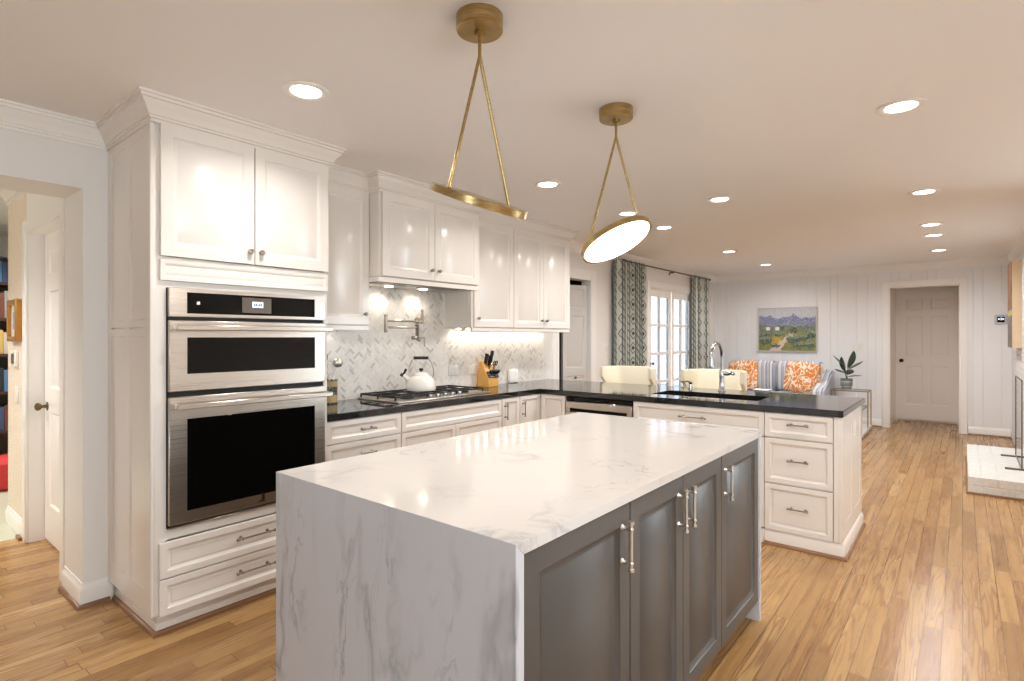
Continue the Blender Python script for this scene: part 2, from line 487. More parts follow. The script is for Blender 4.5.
    def mesh(s, name, mats, origin):
        bmesh.ops.recalc_face_normals(s.bm, faces=s.bm.faces)
        me = bpy.data.meshes.new(name)
        for v in s.bm.verts: v.co -= Vector(origin)
        s.bm.to_mesh(me); s.bm.free()
        for m in (mats if isinstance(mats, (list, tuple)) else [mats]): me.materials.append(m)
        me.shade_smooth(); me.set_sharp_from_angle(angle=math.radians(40))
        return me

USED = {}
def build(name, mb, mats, parent=None, label=None, cat=None, group=None, kind=None, origin=None):
    """one mesh object; a child's geometry is given in the same coordinates as its thing"""
    if parent is not None: org = Vector(parent['org'])
    elif origin is not None: org = Vector(origin)
    else:
        xs = [v.co for v in mb.bm.verts]
        org = Vector(((min(p.x for p in xs) + max(p.x for p in xs)) / 2, (min(p.y for p in xs) + max(p.y for p in xs)) / 2, min(p.z for p in xs)))
    o = bpy.data.objects.new(name, mb.mesh(name, mats, org)); COL.objects.link(o)
    if parent is not None: o.parent = parent
    else: o.location = org
    o['org'] = tuple(org)
    if label: o['label'] = label
    if cat: o['category'] = cat
    if group: o['group'] = group
    if kind: o['kind'] = kind
    return o

def thing(name, label, cat, loc=(0, 0, 0), group=None, local=False, rotz=0.0):
    """an Empty at the thing's base; local: its parts are given about the origin"""
    o = bpy.data.objects.new(name, None); COL.objects.link(o)
    o.location = loc; o.rotation_euler = (0, 0, rotz); o.empty_display_size = 0.1
    o['org'] = (0, 0, 0) if local else tuple(loc)
    o['label'] = label; o['category'] = cat
    if group: o['group'] = group
    return o

def struct(name, mb, mats, parent=None):
    return build(name, mb, mats, parent, kind='structure' if parent is None else None)

def dup(root, loc, rotz, label, group=None):
    r = root.copy(); COL.objects.link(r); r.location = loc; r.rotation_euler = (0, 0, rotz); r['label'] = label
    if group: r['group'] = group
    for ch in list(root.children):
        c = ch.copy(); COL.objects.link(c); c.parent = r
        for g in list(ch.children):
            d = g.copy(); COL.objects.link(d); d.parent = c
    return r

X3, Y3, Z3 = Vector((1, 0, 0)), Vector((0, 1, 0)), Vector((0, 0, 1))
RP = [(0, -0.0015), (0.0015, 0), (0.052, 0), (0.055, -0.003), (0.066, -0.010), (0.070, -0.010), (0.073, -0.008)]          # recessed panel door
RD = [(0, -0.0015), (0.0015, 0), (0.030, 0), (0.033, -0.003), (0.045, -0.011), (0.049, -0.011), (0.051, -0.009)]          # drawer front
R6 = [(0, 0), (0.012, -0.011), (0.016, -0.011), (0.045, -0.003)]                                                        # door panel field

def front(mb, plane, a0, a1, z0, z1, rings, face, back=0.02):
    """a door or drawer front. plane 'y-': faces -Y at y = face, spans x a0..a1; 'x-': faces -X at x = face, spans y a0..a1; 'y+','x+' alike"""
    if plane == 'y-': mb.panel((a0, face, z0), X3, Z3, -Y3, a1 - a0, z1 - z0, rings, back)
    elif plane == 'x-': mb.panel((face, a1, z0), -Y3, Z3, -X3, a1 - a0, z1 - z0, rings, back)
    elif plane == 'y+': mb.panel((a1, face, z0), -X3, Z3, Y3, a1 - a0, z1 - z0, rings, back)
    return mb

def pull(parent, c, along, n, L=0.128, r=0.0055, out=0.030, name='handle', mat='satin', label=None):
    """a bar pull on two flared posts with small ball ends"""
    c, along, n = Vector(c), Vector(along).normalized(), Vector(n).normalized()
    mb = MB()
    a, b = c - along * L / 2 + n * out, c + along * L / 2 + n * out
    mb.cyl(a, b, r * 0.85, n=10)
    for e, sg in ((a, -1), (b, 1)):
        mb.cyl(e - along * 0.004, e + along * 0.004, r * 1.45, n=10)
    for t in (-0.36, 0.36):
        p = c + along * L * t
        mb.lathe(p, [(0.009, 0.0), (0.009, 0.002), (0.0045, 0.007), (0.0042, out - 0.008), (0.007, out - 0.003), (0.007, out + 0.003), (0.003, out + 0.007)], 10, n)
    return build(name, mb, M[mat], parent, label)

def knob(parent, c, n, r=0.014, mat='satin', name='knob', label=None):
    mb = MB()
    mb.lathe(c, [(0.009, 0), (0.008, 0.003), (0.005, 0.008), (0.006, 0.013), (r, 0.018), (r * 1.02, 0.023), (r * 0.8, 0.029), (r * 0.3, 0.031)], 14, n)
    return build(name, mb, M[mat], parent, label)

CEIL = 2.45
YB = 3.455       # face of the back wall
XF = 10.03       # face of the far wall
YR = -0.51       # face of the brick wall
CROWN = [(0, -0.114), (0.008, -0.114), (0.008, -0.101), (0.015, -0.098), (0.015, -0.088), (0.021, -0.085), (0.024, -0.076), (0.036, -0.054), (0.052, -0.036), (0.054, -0.028), (0.063, -0.026), (0.063, -0.013), (0.072, -0.010), (0.072, 0.0), (0.0, 0.0)]
BASEP = [(0, 0), (0.016, 0), (0.016, 0.085), (0.012, 0.098), (0.006, 0.108), (0.005, 0.120), (0, 0.120)]
SHOE = [(0, 0), (0.016, 0), (0.015, 0.010), (0.008, 0.019), (0, 0.021)]
def zoff(p, z): return [(o, h + z) for o, h in p]
CR = zoff(CROWN, CEIL)

# ------------------------------------------------------------------ the setting
mb = MB(); mb.box(-2.62, 11.25, -3.25, 4.98, -0.06, 0.0); struct('floor', mb, M['floor'])
mb = MB(); mb.box(-0.8, 3.1, 4.98, 8.2, -0.06, -0.002); struct('floor_hall', mb, M['tile'])
mb = MB(); mb.box(-2.62, 11.25, -3.25, 3.575, CEIL, CEIL + 0.08); mb.box(-2.62, 6.4, 3.575, 4.5, CEIL, CEIL + 0.08); mb.box(-2.62, 3.1, 4.5, 8.2, CEIL, CEIL + 0.08); struct('ceiling', mb, M['ceil'])

mb = MB()   # back wall with the hall opening, the pantry opening and the french doors
HX0, HX1, HZ = -0.15, 0.80, 2.12
mb.box(-2.62, HX0, YB, 3.79, 0, CEIL); mb.box(HX0, HX1, YB, 3.79, HZ, CEIL); mb.box(HX1, 1.80, YB, 3.79, 0, CEIL)
PX0, PX1, PZ = 5.045, 5.72, 2.035
FX0, FX1, FZ = 7.33, 8.96, 2.075
mb.box(1.80, PX0, YB, 3.575, 0, CEIL); mb.box(PX0, PX1, YB, 3.575, PZ, CEIL); mb.box(PX1, FX0, YB, 3.575, 0, CEIL)
mb.box(FX0, FX1, YB, 3.575, FZ, CEIL); mb.box(FX1, XF + 0.15, YB, 3.575, 0, CEIL)
struct('wall_back', mb, M['wall'])

# far wall of random-width v-groove boards, with the doorway
DY0, DY1, DZ = 0.031, 0.861, 2.112
mb = MB()
ys = [YR]; wd = [0.10, 0.195, 0.105, 0.145, 0.255, 0.10, 0.20, 0.14]
i = 0
while ys[-1] < YB: ys.append(min(ys[-1] + wd[i % 8], YB)); i += 1
def boards(y0, y1, z0, z1):
    prof = [(XF, y0)]
    for y in ys:
        if y0 + 0.006 < y < y1 - 0.006: prof += [(XF, y - 0.005), (XF + 0.006, y - 0.001), (XF + 0.006, y + 0.001), (XF, y + 0.005)]
    prof += [(XF, y1), (XF + 0.12, y1), (XF + 0.12, y0)]
    mb.prism(prof, 'z', z0, z1)
boards(YR, DY0, 0, CEIL); boards(DY0, DY1, DZ, CEIL); boards(DY1, YB, 0, CEIL)
struct('wall_front', mb, M['farwall'])
mb = MB()   # little lobby beyond the doorway
mb.box(XF + 0.12, 11.18, DY1 - 0.005, DY1 + 0.10, 0, CEIL); mb.box(XF + 0.12, 11.18, DY0 - 0.10, DY0 + 0.005, 0, CEIL)
mb.box(11.05, 11.18, DY0 - 0.1, DY1 + 0.1, 0.0, CEIL); mb.box(11.02, 11.05, DY0, DY0 + 0.03, 0, 2.08); mb.box(11.02, 11.05, DY1 - 0.03, DY1, 0, 2.08); mb.box(11.02, 11.05, DY0, DY1, 2.075, 2.12)
struct('wall_lobby', mb, M['doorgrey'])
mb = MB(); mb.box(5.60, XF + 0.12, YR - 0.12, YR, 0, CEIL); struct('wall_right', mb, M['wallbrick'])
mb = MB()   # rest of the kitchen, behind and beside the camera, with added daylight windows
mb.box(5.60, 5.72, -3.22, -2.85, 0, CEIL); mb.box(5.60, 5.72, -0.95, YR - 0.12, 0, CEIL); mb.box(5.60, 5.72, -2.85, -0.95, 0, 0.45); mb.box(5.60, 5.72, -2.85, -0.95, 2.20, CEIL)
mb.box(-2.62, -1.0, -3.22, -3.10, 0, CEIL); mb.box(1.2, 5.72, -3.22, -3.10, 0, CEIL); mb.box(-1.0, 1.2, -3.22, -3.10, 0, 0.85); mb.box(-1.0, 1.2, -3.22, -3.10, 2.15, CEIL)
struct('wall_side', mb, M['wall'])
mb = MB()
mb.box(-2.62, -2.50, -3.22, -1.0, 0, CEIL); mb.box(-2.62, -2.50, 0.2, 3.79, 0, CEIL); mb.box(-2.62, -2.50, -1.0, 0.2, 0, 0.95); mb.box(-2.62, -2.50, -1.0, 0.2, 2.15, CEIL)
struct('wall_rear', mb, M['wall'])
def added_window(name, axis, c, a0, a1, z0, z1, nn):  # unseen windows, added to let in daylight
    mb = MB(); t = 0.05
    def bx(p, q, r, s_):
        if axis == 'y': mb.box(p, q, c - 0.05, c + 0.05, r, s_)
        else: mb.box(c - 0.05, c + 0.05, p, q, r, s_)
    bx(a0, a1, z0, z0 + t); bx(a0, a1, z1 - t, z1)
    for k in range(nn + 1):
        a = a0 + (a1 - a0 - t) * k / nn; bx(a, a + t, z0, z1)
    fr = struct(name, mb, M['trim'])
    mb = MB()
    if axis == 'y': mb.box(a0, a1, c - 0.004, c + 0.004, z0, z1)
    else: mb.box(c - 0.004, c + 0.004, a0, a1, z0, z1)
    struct('added_window_pane', mb, M['glass'], fr)
added_window('added_window_1', 'y', -3.16, -1.0, 1.2, 0.85, 2.15, 3)
added_window('added_window_3', 'x', 5.66, -2.85, -0.95, 0.45, 2.20, 2)  # added to fill the ceiling with cool daylight
added_window('added_window_2', 'x', -2.56, -1.0, 0.2, 0.95, 2.15, 2)

mb = MB()   # hall beyond the opening on the left
mb.box(0.82, 0.96, 3.79, 3.90, 0, CEIL); mb.box(0.82, 0.96, 3.90, 4.81, 2.055, CEIL); mb.box(0.82, 0.96, 4.81, 4.86, 0, CEIL)
struct('wall_hall', mb, M['trim'])
mb = MB(); mb.box(0.82, 0.96, 4.86, 5.48, 0, CEIL); struct('wall_hall_papered', mb, M['grasscloth'])
mb = MB(); mb.box(0.96, 3.1, 5.36, 5.48, 0, CEIL); mb.box(-0.82, 3.1, 8.0, 8.15, 0, CEIL); mb.box(-0.82, -0.70, 3.79, 8.0, 0, CEIL); mb.box(3.0, 3.1, 5.48, 8.0, 0, CEIL)
mb.box(-0.82, HX0, 3.79, 3.93, 0, CEIL)
struct('wall_study', mb, M['wall'])
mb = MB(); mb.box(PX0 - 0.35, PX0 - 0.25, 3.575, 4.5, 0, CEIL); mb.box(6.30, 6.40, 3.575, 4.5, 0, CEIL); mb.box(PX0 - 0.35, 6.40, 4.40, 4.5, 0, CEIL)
struct('wall_pantry', mb, M['darkwood'])  # dark wall colour stands in for the unlit closet's shade
mb = MB(); mb.box(4.0, 16.0, 3.60, 14.0, -0.12, -0.07); struct('ground', mb, M['paving'])

# trims
mb = MB(); mb.sweep([(-2.5, YB), (0.93, YB)], CR, 1); struct('trim_1', mb, M['trim'])
mb = MB(); mb.sweep([(4.765, YB), (XF, YB), (XF, YR), (5.72, YR)], CR, 1); struct('trim_2', mb, M['trim'])
mb = MB(); mb.sweep([(0.82, 3.87), (0.82, 5.48)], CR, -1); struct('trim_3', mb, M['trim'])
mb = MB(); mb.sweep([(HX1, 3.79), (HX1, YB), (0.925, YB)], BASEP, 1); struct('baseboard_left', mb, M['trim'])
mb = MB(); mb.sweep([(HX1 - 0.016, 3.79), (HX1 - 0.016, YB - 0.016), (0.91, YB - 0.016)], SHOE, 1); struct('trim_4', mb, M['shoe'])
mb = MB(); mb.sweep([(XF, DY0 - 0.09), (XF, YR + 0.01)], BASEP, 1); struct('baseboard_front', mb, M['trim'])
mb = MB(); mb.sweep([(XF - 0.016, DY0 - 0.09), (XF - 0.016, YR + 0.01)], SHOE, 1); struct('trim_5', mb, M['shoe'])
mb = MB(); mb.sweep([(XF, YB - 0.01), (XF, DY1 + 0.09)], BASEP, 1); struct('baseboard_far', mb, M['trim'])
mb = MB(); mb.sweep([(XF - 0.016, YB - 0.01), (XF - 0.016, DY1 + 0.09)], SHOE, 1); struct('trim_6', mb, M['shoe'])
mb = MB(); mb.sweep([(5.96, YB), (7.24, YB)], BASEP, 1); mb.sweep([(9.05, YB), (XF - 0.01, YB)], BASEP, 1); struct('baseboard_back', mb, M['trim'])
mb = MB(); mb.sweep([(0.82, 4.90), (0.82, 5.48)], BASEP, -1); struct('baseboard_hall', mb, M['trim'])
mb = MB(); mb.box(0.785, 0.806, 4.90, 5.0, 0, 0.02); struct('trim_7', mb, M['shoe'])
# casings
def casing(name, axis, c, nrm, a0, a1, z1, w=0.085, t=0.018, zb=0.0):
    mb = MB()
    def bx(p, q, r, s_):
        lo, hi = (c, c + nrm * t)
        if axis == 'y': mb.box(p, q, lo, hi, r, s_, 0.004)
        else: mb.box(lo, hi, p, q, r, s_, 0.004)
    bx(a0 - w, a0, zb, z1 + w); bx(a1, a1 + w, zb, z1 + w); bx(a0, a1, z1, z1 + w)
    return struct(name, mb, M['trim'])
casing('trim_8', 'x', XF, -1, DY0, DY1, DZ)
casing('trim_9', 'y', YB, -1, PX0, PX1, PZ, 0.12)
casing('trim_10', 'y', YB, -1, FX0, FX1, FZ, 0.09)
casing('trim_11', 'x', 0.82, -1, 3.93, 4.81, 2.055, 0.085)
mb = MB()
mb.box(XF - 0.002, XF + 0.125, DY1 - 0.014, DY1, 0, DZ); mb.box(XF - 0.002, XF + 0.125, DY0, DY0 + 0.014, 0, DZ); mb.box(XF - 0.002, XF + 0.125, DY0, DY1, DZ - 0.014, DZ)
struct('trim_12', mb, M['doorgrey'])

# doors
def six_panel(name, mats, origin, u, n, w, h, t=0.035, parent=None):
    """slab with six raised fields; origin = lower left of its front face"""
    o, u, n = Vector(origin), Vector(u), Vector(n)
    mb = MB()
    st, mid = 0.115, 0.10
    pw = (w - 2 * st - mid) / 2
    rows = [(0.24, 0.86), (1.02, 1.66), (1.77, h - 0.11)]
    us = [0, st, st + pw, st + pw + mid, w - st, w]
    zs = [0, rows[0][0], rows[0][1], rows[1][0], rows[1][1], rows[2][0], rows[2][1], h]
    def P(a, b, d=0.0): return o + u * a + Z3 * b + n * d
    for i in range(5):
        for j in range(7):
            if i in (1, 3) and j in (1, 3, 5):
                a, b, w_, h_ = us[i], zs[j], us[i + 1] - us[i], zs[j + 1] - zs[j]
                loops = [[mb.bm.verts.new(P(a + p * w_ + (ins if p == 0 else -ins), b + q * h_ + (ins if q == 0 else -ins), d)) for p, q in ((0, 0), (1, 0), (1, 1), (0, 1))] for ins, d in R6]
                for A, B in zip(loops, loops[1:]):
                    for k in range(4): mb._f([A[k], A[(k + 1) % 4], B[(k + 1) % 4], B[k]])
                mb._f(loops[-1])
            else: mb.face([P(us[i], zs[j]), P(us[i + 1], zs[j]), P(us[i + 1], zs[j + 1]), P(us[i], zs[j + 1])])
    c = [P(0, 0), P(w, 0), P(w, h), P(0, h)]; b = [p - n * t for p in c]
    mb.face(b[::-1])
    for k in range(4): mb.face([c[k], c[(k + 1) % 4], b[(k + 1) % 4], b[k]])
    bmesh.ops.remove_doubles(mb.bm, verts=mb.bm.verts, dist=1e-5)
    return struct(name, mb, mats)

def door_knob(parent, c, n, mat, r=0.026):
    mb = MB()
    mb.lathe(c, [(0.030, 0), (0.030, 0.004), (0.012, 0.008), (0.010, 0.030), (r * 0.8, 0.036), (r, 0.048), (r * 0.9, 0.060), (r * 0.4, 0.066)], 18, n)
    return build('door_knob', mb, M[mat], parent)
d1 = six_panel('door_1', M['trim'], (0.905, 4.80, 0.012), -Y3, -X3, 0.86, 2.035)
door_knob(d1, Vector((0.905, 4.735, 0.905)), -X3, 'antique')
mb = MB(); mb.box(0.893, 0.906, 3.935, 3.95, 0.80, 0.89, 0.003); build('hinge', mb, M['pewter'], d1)
d2 = six_panel('door_2', M['doorgrey'], (11.015, DY1 - 0.028, 0.032), -Y3, -X3, 0.775, 2.04)
door_knob(d2, Vector((11.015, DY1 - 0.085, 0.98)), -X3, 'blackm', 0.030)

# french doors: a leaf is frame, muntins and panes
def french_leaf(name, x0, x1, z0, z1, yf, hx):
    mb = MB(); t = 0.042; st = 0.085
    gx0, gx1, gz0, gz1 = x0 + st, x1 - st, z0 + 0.26, z1 - 0.10
    mb.box(x0, gx0, yf, yf + t, z0, z1, 0.002); mb.box(gx1, x1, yf, yf + t, z0, z1, 0.002)
    mb.box(gx0, gx1, yf, yf + t, z0, gz0); mb.box(gx0, gx1, yf, yf + t, gz1, z1)
    o = struct(name, mb, M['trim'])
    mb = MB(); cx = (gx0 + gx1) / 2; b = 0.020
    mb.box(cx - b, cx + b, yf + 0.006, yf + t - 0.006, gz0, gz1)
    for k in range(1, 4):
        z = gz0 + (gz1 - gz0) * k / 4; mb.box(gx0, gx1, yf + 0.008, yf + t - 0.008, z - b, z + b)
    build('muntin_grid', mb, M['trim'], o)
    mb = MB(); mb.box(gx0, gx1, yf + 0.019, yf + 0.023, gz0, gz1); build('glass_pane', mb, M['dimmed'], o)
    mb = MB(); mb.lathe((hx, yf, 0.98), [(0.02, 0), (0.02, 0.004), (0.008, 0.006), (0.008, 0.03), (0.022, 0.036), (0.024, 0.05), (0.012, 0.058)], 14, -Y3)
    build('door_handle', mb, M['pewter'], o)
french_leaf('door_3', FX0 + 0.02, 8.135, 0.02, 2.055, 3.475, 7.41)
french_leaf('door_4', 8.155, FX1 - 0.02, 0.02, 2.055, 3.475, 8.88)
mb = MB()
mb.box(FX0, FX0 + 0.018, YB, 3.575, 0, FZ); mb.box(FX1 - 0.018, FX1, YB, 3.575, 0, FZ); mb.box(FX0, FX1, YB, 3.575, FZ - 0.018, FZ); mb.box(FX0, FX1, YB, 3.60, -0.02, 0.018)
struct('trim_13', mb, M['trim'])

# ------------------------------------------------------------------ tall oven cabinet
OX0, OX1, OY = 0.918, 1.795, 2.835
ov = thing('tall_oven_cabinet', 'tall white cabinet with knobbed doors above and two drawers below the built-in ovens', 'cabinet', ((OX0 + OX1) / 2, 3.14, 0))
mb = MB()
mb.box(OX0, 0.966, OY, YB, 0.10, 2.345); mb.box(1.772, OX1, OY, YB, 0.10, 2.345)           # sides
mb.box(0.966, 1.772, 3.40, YB, 0.10, 2.345)                                                # back
mb.box(0.966, 1.772, OY + 0.03, 3.40, 1.60, 1.74); mb.box(0.966, 1.772, OY + 0.03, 3.40, 2.30, 2.345); mb.box(0.966, 1.772, OY + 0.03, 3.40, 0.43, 0.485); mb.box(0.966, 1.772, OY + 0.03, 3.40, 0.10, 0.12)
mb.box(0.966, 1.772, OY, OY + 0.03, 1.597, 1.625); mb.box(0.966, 1.772, OY, OY + 0.03, 0.435, 0.483); mb.box(0.966, 1.772, OY, OY + 0.03, 1.72, 1.735)
build('body', mb, M['cab'], ov)
# end panels facing the hall opening: two columns, upper and lower
mb = MB()
RS = [(0, 0), (0.003, 0.0), (0.006, -0.003), (0.018, -0.010), (0.022, -0.008)]
mb.box(OX0 - 0.018, OX0 - 0.0, OY - 0.004, OY + 0.045, 0.10, 2.345, 0.003)
fr = MB()
ycol = [(OY + 0.075, OY + 0.285), (OY + 0.355, YB - 0.055)]
zr = [(0.20, 1.375), (1.445, 2.30)]
for (a, b) in ycol:
    for (c, d) in zr: front(fr, 'x-', a, b, c, d, [(0, 0), (0.004, 0), (0.016, -0.009), (0.020, -0.007)], OX0 - 0.012, 0.004)
yy = [OY + 0.045, ycol[0][0], ycol[0][1], ycol[1][0], ycol[1][1], YB]
for a, b in ((yy[0], yy[1]), (yy[2], yy[3]), (yy[4], yy[5])): mb.box(OX0 - 0.012, OX0, a, b, 0.10, 2.345)
for a, b in ycol:
    mb.box(OX0 - 0.012, OX0, a, b, 0.10, zr[0][0]); mb.box(OX0 - 0.012, OX0, a, b, zr[0][1], 1.407); mb.box(OX0 - 0.012, OX0, a, b, 1.412, zr[1][0]); mb.box(OX0 - 0.012, OX0, a, b, zr[1][1], 2.345)
build('side_frame', mb, M['cab'], ov); build('side_panel', fr, M['cab'], ov)
mb = MB(); front(mb, 'y-', 0.938, 1.365, 1.738, 2.340, RP, OY - 0.022); a = build('door', mb, M['cab'], ov)
knob(a, (1.338, OY - 0.022, 1.80), -Y3)
mb = MB(); front(mb, 'y-', 1.370, 1.792, 1.738, 2.340, RP, OY - 0.022); a = build('door', mb, M['cab'], ov)
knob(a, (1.397, OY - 0.022, 1.80), -Y3)
mb = MB(); front(mb, 'y-', 0.938, 1.792, 1.626, 1.722, [(0, -0.0015), (0.0015, 0), (0.014, 0), (0.026, -0.009), (0.030, -0.007)], OY - 0.016); build('filler_panel', mb, M['cab'], ov)
for z0, z1 in ((0.268, 0.430), (0.098, 0.262)):
    mb = MB(); front(mb, 'y-', 0.934, 1.792, z0, z1, RD, OY - 0.022); a = build('drawer', mb, M['cab'], ov)
    pull(a, (1.363, OY - 0.022, (z0 + z1) / 2 + 0.012), X3, -Y3, 0.19)
mb = MB(); mb.box(0.938, OX1, 2.868, 3.40, 0.0, 0.10)
mb.sweep([(0.938, YB - 0.01), (0.938, 2.868), (OX1, 2.868)], [(0, 0.0), (0.005, 0.0), (0.005, 0.045), (0, 0.050)], 1)
build('toe_kick', mb, M['cab'], ov)
mb = MB(); mb.sweep([(0.933, YB - 0.02), (0.933, 2.863), (OX1, 2.863)], SHOE, 1); build('shoe_moulding', mb, M['shoe'], ov)
mb = MB(); mb.sweep([(OX0 - 0.012, YB), (OX0 - 0.012, OY - 0.012), (OX1, OY - 0.012), (OX1, 3.12)], CR, 1); build('crown', mb, M['cab'], ov)

# ------------------------------------------------------------------ wall oven (microwave oven over oven)
wo = thing('wall_oven', 'stainless double wall oven with black glass doors built into the tall white cabinet', 'oven', (1.37, 3.1, 0.485))
fy = OY - 0.022
mb = MB(); mb.box(0.972, 1.766, OY - 0.004, 3.38, 0.490, 1.594); build('body', mb, M['blackm'], wo)
mb = MB(); mb.box(0.970, 1.768, fy - 0.002, OY - 0.004, 1.462, 1.596, 0.002); cp = build('control_panel', mb, M['steel'], wo)
mb = MB(); mb.box(1.046, 1.703, fy - 0.0035, fy, 1.478, 1.577, 0.001); cg = build('control_glass', mb, M['glassblk'], cp)
mb = MB(); mb.box(1.300, 1.452, fy - 0.0045, fy - 0.002, 1.489, 1.567, 0.001); build('display_surround', mb, M['pewter'], cp)
mb = MB(); mb.box(1.352, 1.408, fy - 0.0055, fy - 0.003, 1.517, 1.547, 0.0008); build('display', mb, M['lcd'], cp, 'small lit grey display')
mb = MB()
for k, (dx, w_, h_) in enumerate([(0.006, 0.006, 0.012), (0.015, 0.008, 0.014), (0.026, 0.004, 0.014), (0.033, 0.008, 0.012), (0.044, 0.006, 0.014)]):
    mb.box(1.352 + dx, 1.352 + dx + w_, fy - 0.0062, fy - 0.0050, 1.525, 1.525 + h_)
build('display_digits', mb, simple('digit_ink', (70, 84, 110), 0.5), cp)
mb = MB(); mb.box(1.088, 1.102, fy - 0.0042, fy - 0.003, 1.521, 1.535); build('touch_icon', mb, M['plate'], cp)
def oven_door(nm, z0, z1, hz, wz0, wz1):
    mb = MB(); mb.box(0.970, 1.768, fy - 0.004, OY - 0.006, z0, z1, 0.003); d = build(nm, mb, M['steel'], wo)
    mb = MB(); mb.box(1.046, 1.703, fy - 0.0055, fy - 0.002, wz0, wz1, 0.001); build('window', mb, M['glassblk'], d)
    mb = MB(); yb = fy - 0.052
    mb.box(0.985, 1.785, yb - 0.006, yb + 0.008, hz - 0.014, hz + 0.012, 0.004)
    for x in (0.992, 1.752): mb.box(x, x + 0.024, yb, fy - 0.002, hz - 0.014, hz + 0.012, 0.003)
    build('handle', mb, M['steel'], d)
    return d
oven_door('microwave_door', 1.115, 1.445, 1.412, 1.195, 1.366)
od = oven_door('oven_door', 0.500, 1.090, 1.048, 0.556, 0.985)
mb = MB()   # maker's emblem
mb.face([(1.372, fy - 0.0060, 0.518), (1.416, fy - 0.0060, 0.518), (1.416, fy - 0.0060, 0.553), (1.400, fy - 0.0060, 0.566), (1.400, fy - 0.0060, 0.532), (1.390, fy - 0.0060, 0.524)])
build('emblem', mb, M['pewter'], od)
mb = MB(); mb.box(0.970, 1.768, fy - 0.001, OY - 0.006, 0.484, 0.490, 0.001); build('bottom_trim', mb, M['steel'], wo)

# ------------------------------------------------------------------ upper cabinets
def upper(name, label, x0, x1, yf, z0, z1, doors, knobs, crown, origin_y=3.3, rail=True):
    t = thing(name, label, 'cabinet', ((x0 + x1) / 2, origin_y, z0))
    mb = MB(); mb.box(x0, x1, yf, YB, z0, z1); build('body', mb, M['cab'], t)
    for (a, b), k in zip(doors, knobs):
        mb = MB(); front(mb, 'y-', a, b, z0 + 0.004, z1 - 0.004, RP, yf - 0.021); d = build('door', mb, M['cab'], t)
        if k: knob(d, (k, yf - 0.021, z0 + 0.075), -Y3, 0.013)
    if rail:
        mb = MB(); mb.box(x0, x1, yf - 0.012, yf + 0.012, z0 - 0.034, z0, 0.003); build('light_rail', mb, M['cab'], t)
    mb = MB()
    c = [crown[0]] + crown[1:]
    mb.sweep(c, CR, 1); build('crown', mb, M['cab'], t)
    return t
UY = 3.135
UZ = 2.345
u1 = upper('upper_cabinet', 'narrow white upper cabinet with one knob between the tall oven cabinet and hood cabinet', 1.797, 2.297, UY, 1.445, UZ, [(1.83, 2.292)], [2.255], [(1.797, UY - 0.012), (2.297, UY - 0.012)])
HYF = 3.02
uh = upper('hood_cabinet', 'white two-door cabinet above the cooktop enclosing the range hood', 2.298, 3.265, HYF, 1.775, UZ, [(2.318, 2.785), (2.789, 3.262)], [2.752, 2.822], [(2.298, UY), (2.298, HYF - 0.012), (3.265, HYF - 0.012), (3.265, UY)], rail=False)
mb = MB(); mb.sweep([(2.298, YB), (2.298, HYF), (3.265, HYF), (3.265, YB)], [(-0.012, 1.738), (0.010, 1.738), (0.010, 1.770), (-0.012, 1.775)], 1); build('bottom_rail', mb, M['cab'], uh)
u2 = upper('upper_cabinet', 'white single-door upper cabinet right of the hood cabinet', 3.318, 3.850, UY, 1.445, UZ, [(3.335, 3.846)], [3.375], [(3.318, UY - 0.012), (3.850, UY - 0.012)])
mb = MB(); front(mb, 'x-', UY + 0.035, YB - 0.03, 1.48, 1.76, [(0, 0), (0.004, 0), (0.010, -0.004)], 3.318 - 0.003, 0.002); build('side_panel', mb, M['cab'], u2)
mb = MB(); mb.box(3.266, 3.318, UY + 0.02, YB, 1.9, UZ); build('filler', mb, M['cab'], u2)
u3 = upper('upper_cabinet', 'white two-door upper cabinet at the end of the run beside the pantry doorway', 3.851, 4.765, UY, 1.445, UZ, [(3.855, 4.300), (4.304, 4.760)], [4.262, 4.342], [(3.851, UY - 0.012), (4.765, UY - 0.012), (4.765, YB)])

# range hood insert with its two lamps
rh = thing('range_hood', 'slim steel range hood insert with two lit lamps under the hood cabinet', 'range hood', (2.78, 3.23, 1.745))
mb = MB(); mb.box(2.325, 3.24, 3.05, 3.43, 1.745, 1.774, 0.004); build('hood_plate', mb, M['steel'], rh)
mb = MB()
for k in range(2): mb.box(2.36 + 0.44 * k, 2.77 + 0.44 * k, 3.09, 3.22, 1.741, 1.746)
build('grease_filter', mb, M['pewter'], rh)
for x in (2.62, 2.96):
    mb = MB(); mb.cyl((x, 3.32, 1.740), (x, 3.32, 1.747), 0.030, n=20); o = build('hood_lamp', mb, M['hoodlamp'], rh)
    l = bpy.data.lights.new('hood_lamp_light', 'SPOT'); l.energy = 2.2; l.color = WARM; l.spot_size = 2.3; l.spot_blend = 0.7; l.shadow_soft_size = 0.02
    lo = bpy.data.objects.new('hood_lamp_light', l); lo.location = (x, 3.33, 1.735); lo.rotation_euler = (math.radians(16), 0, 0); COL.objects.link(lo)

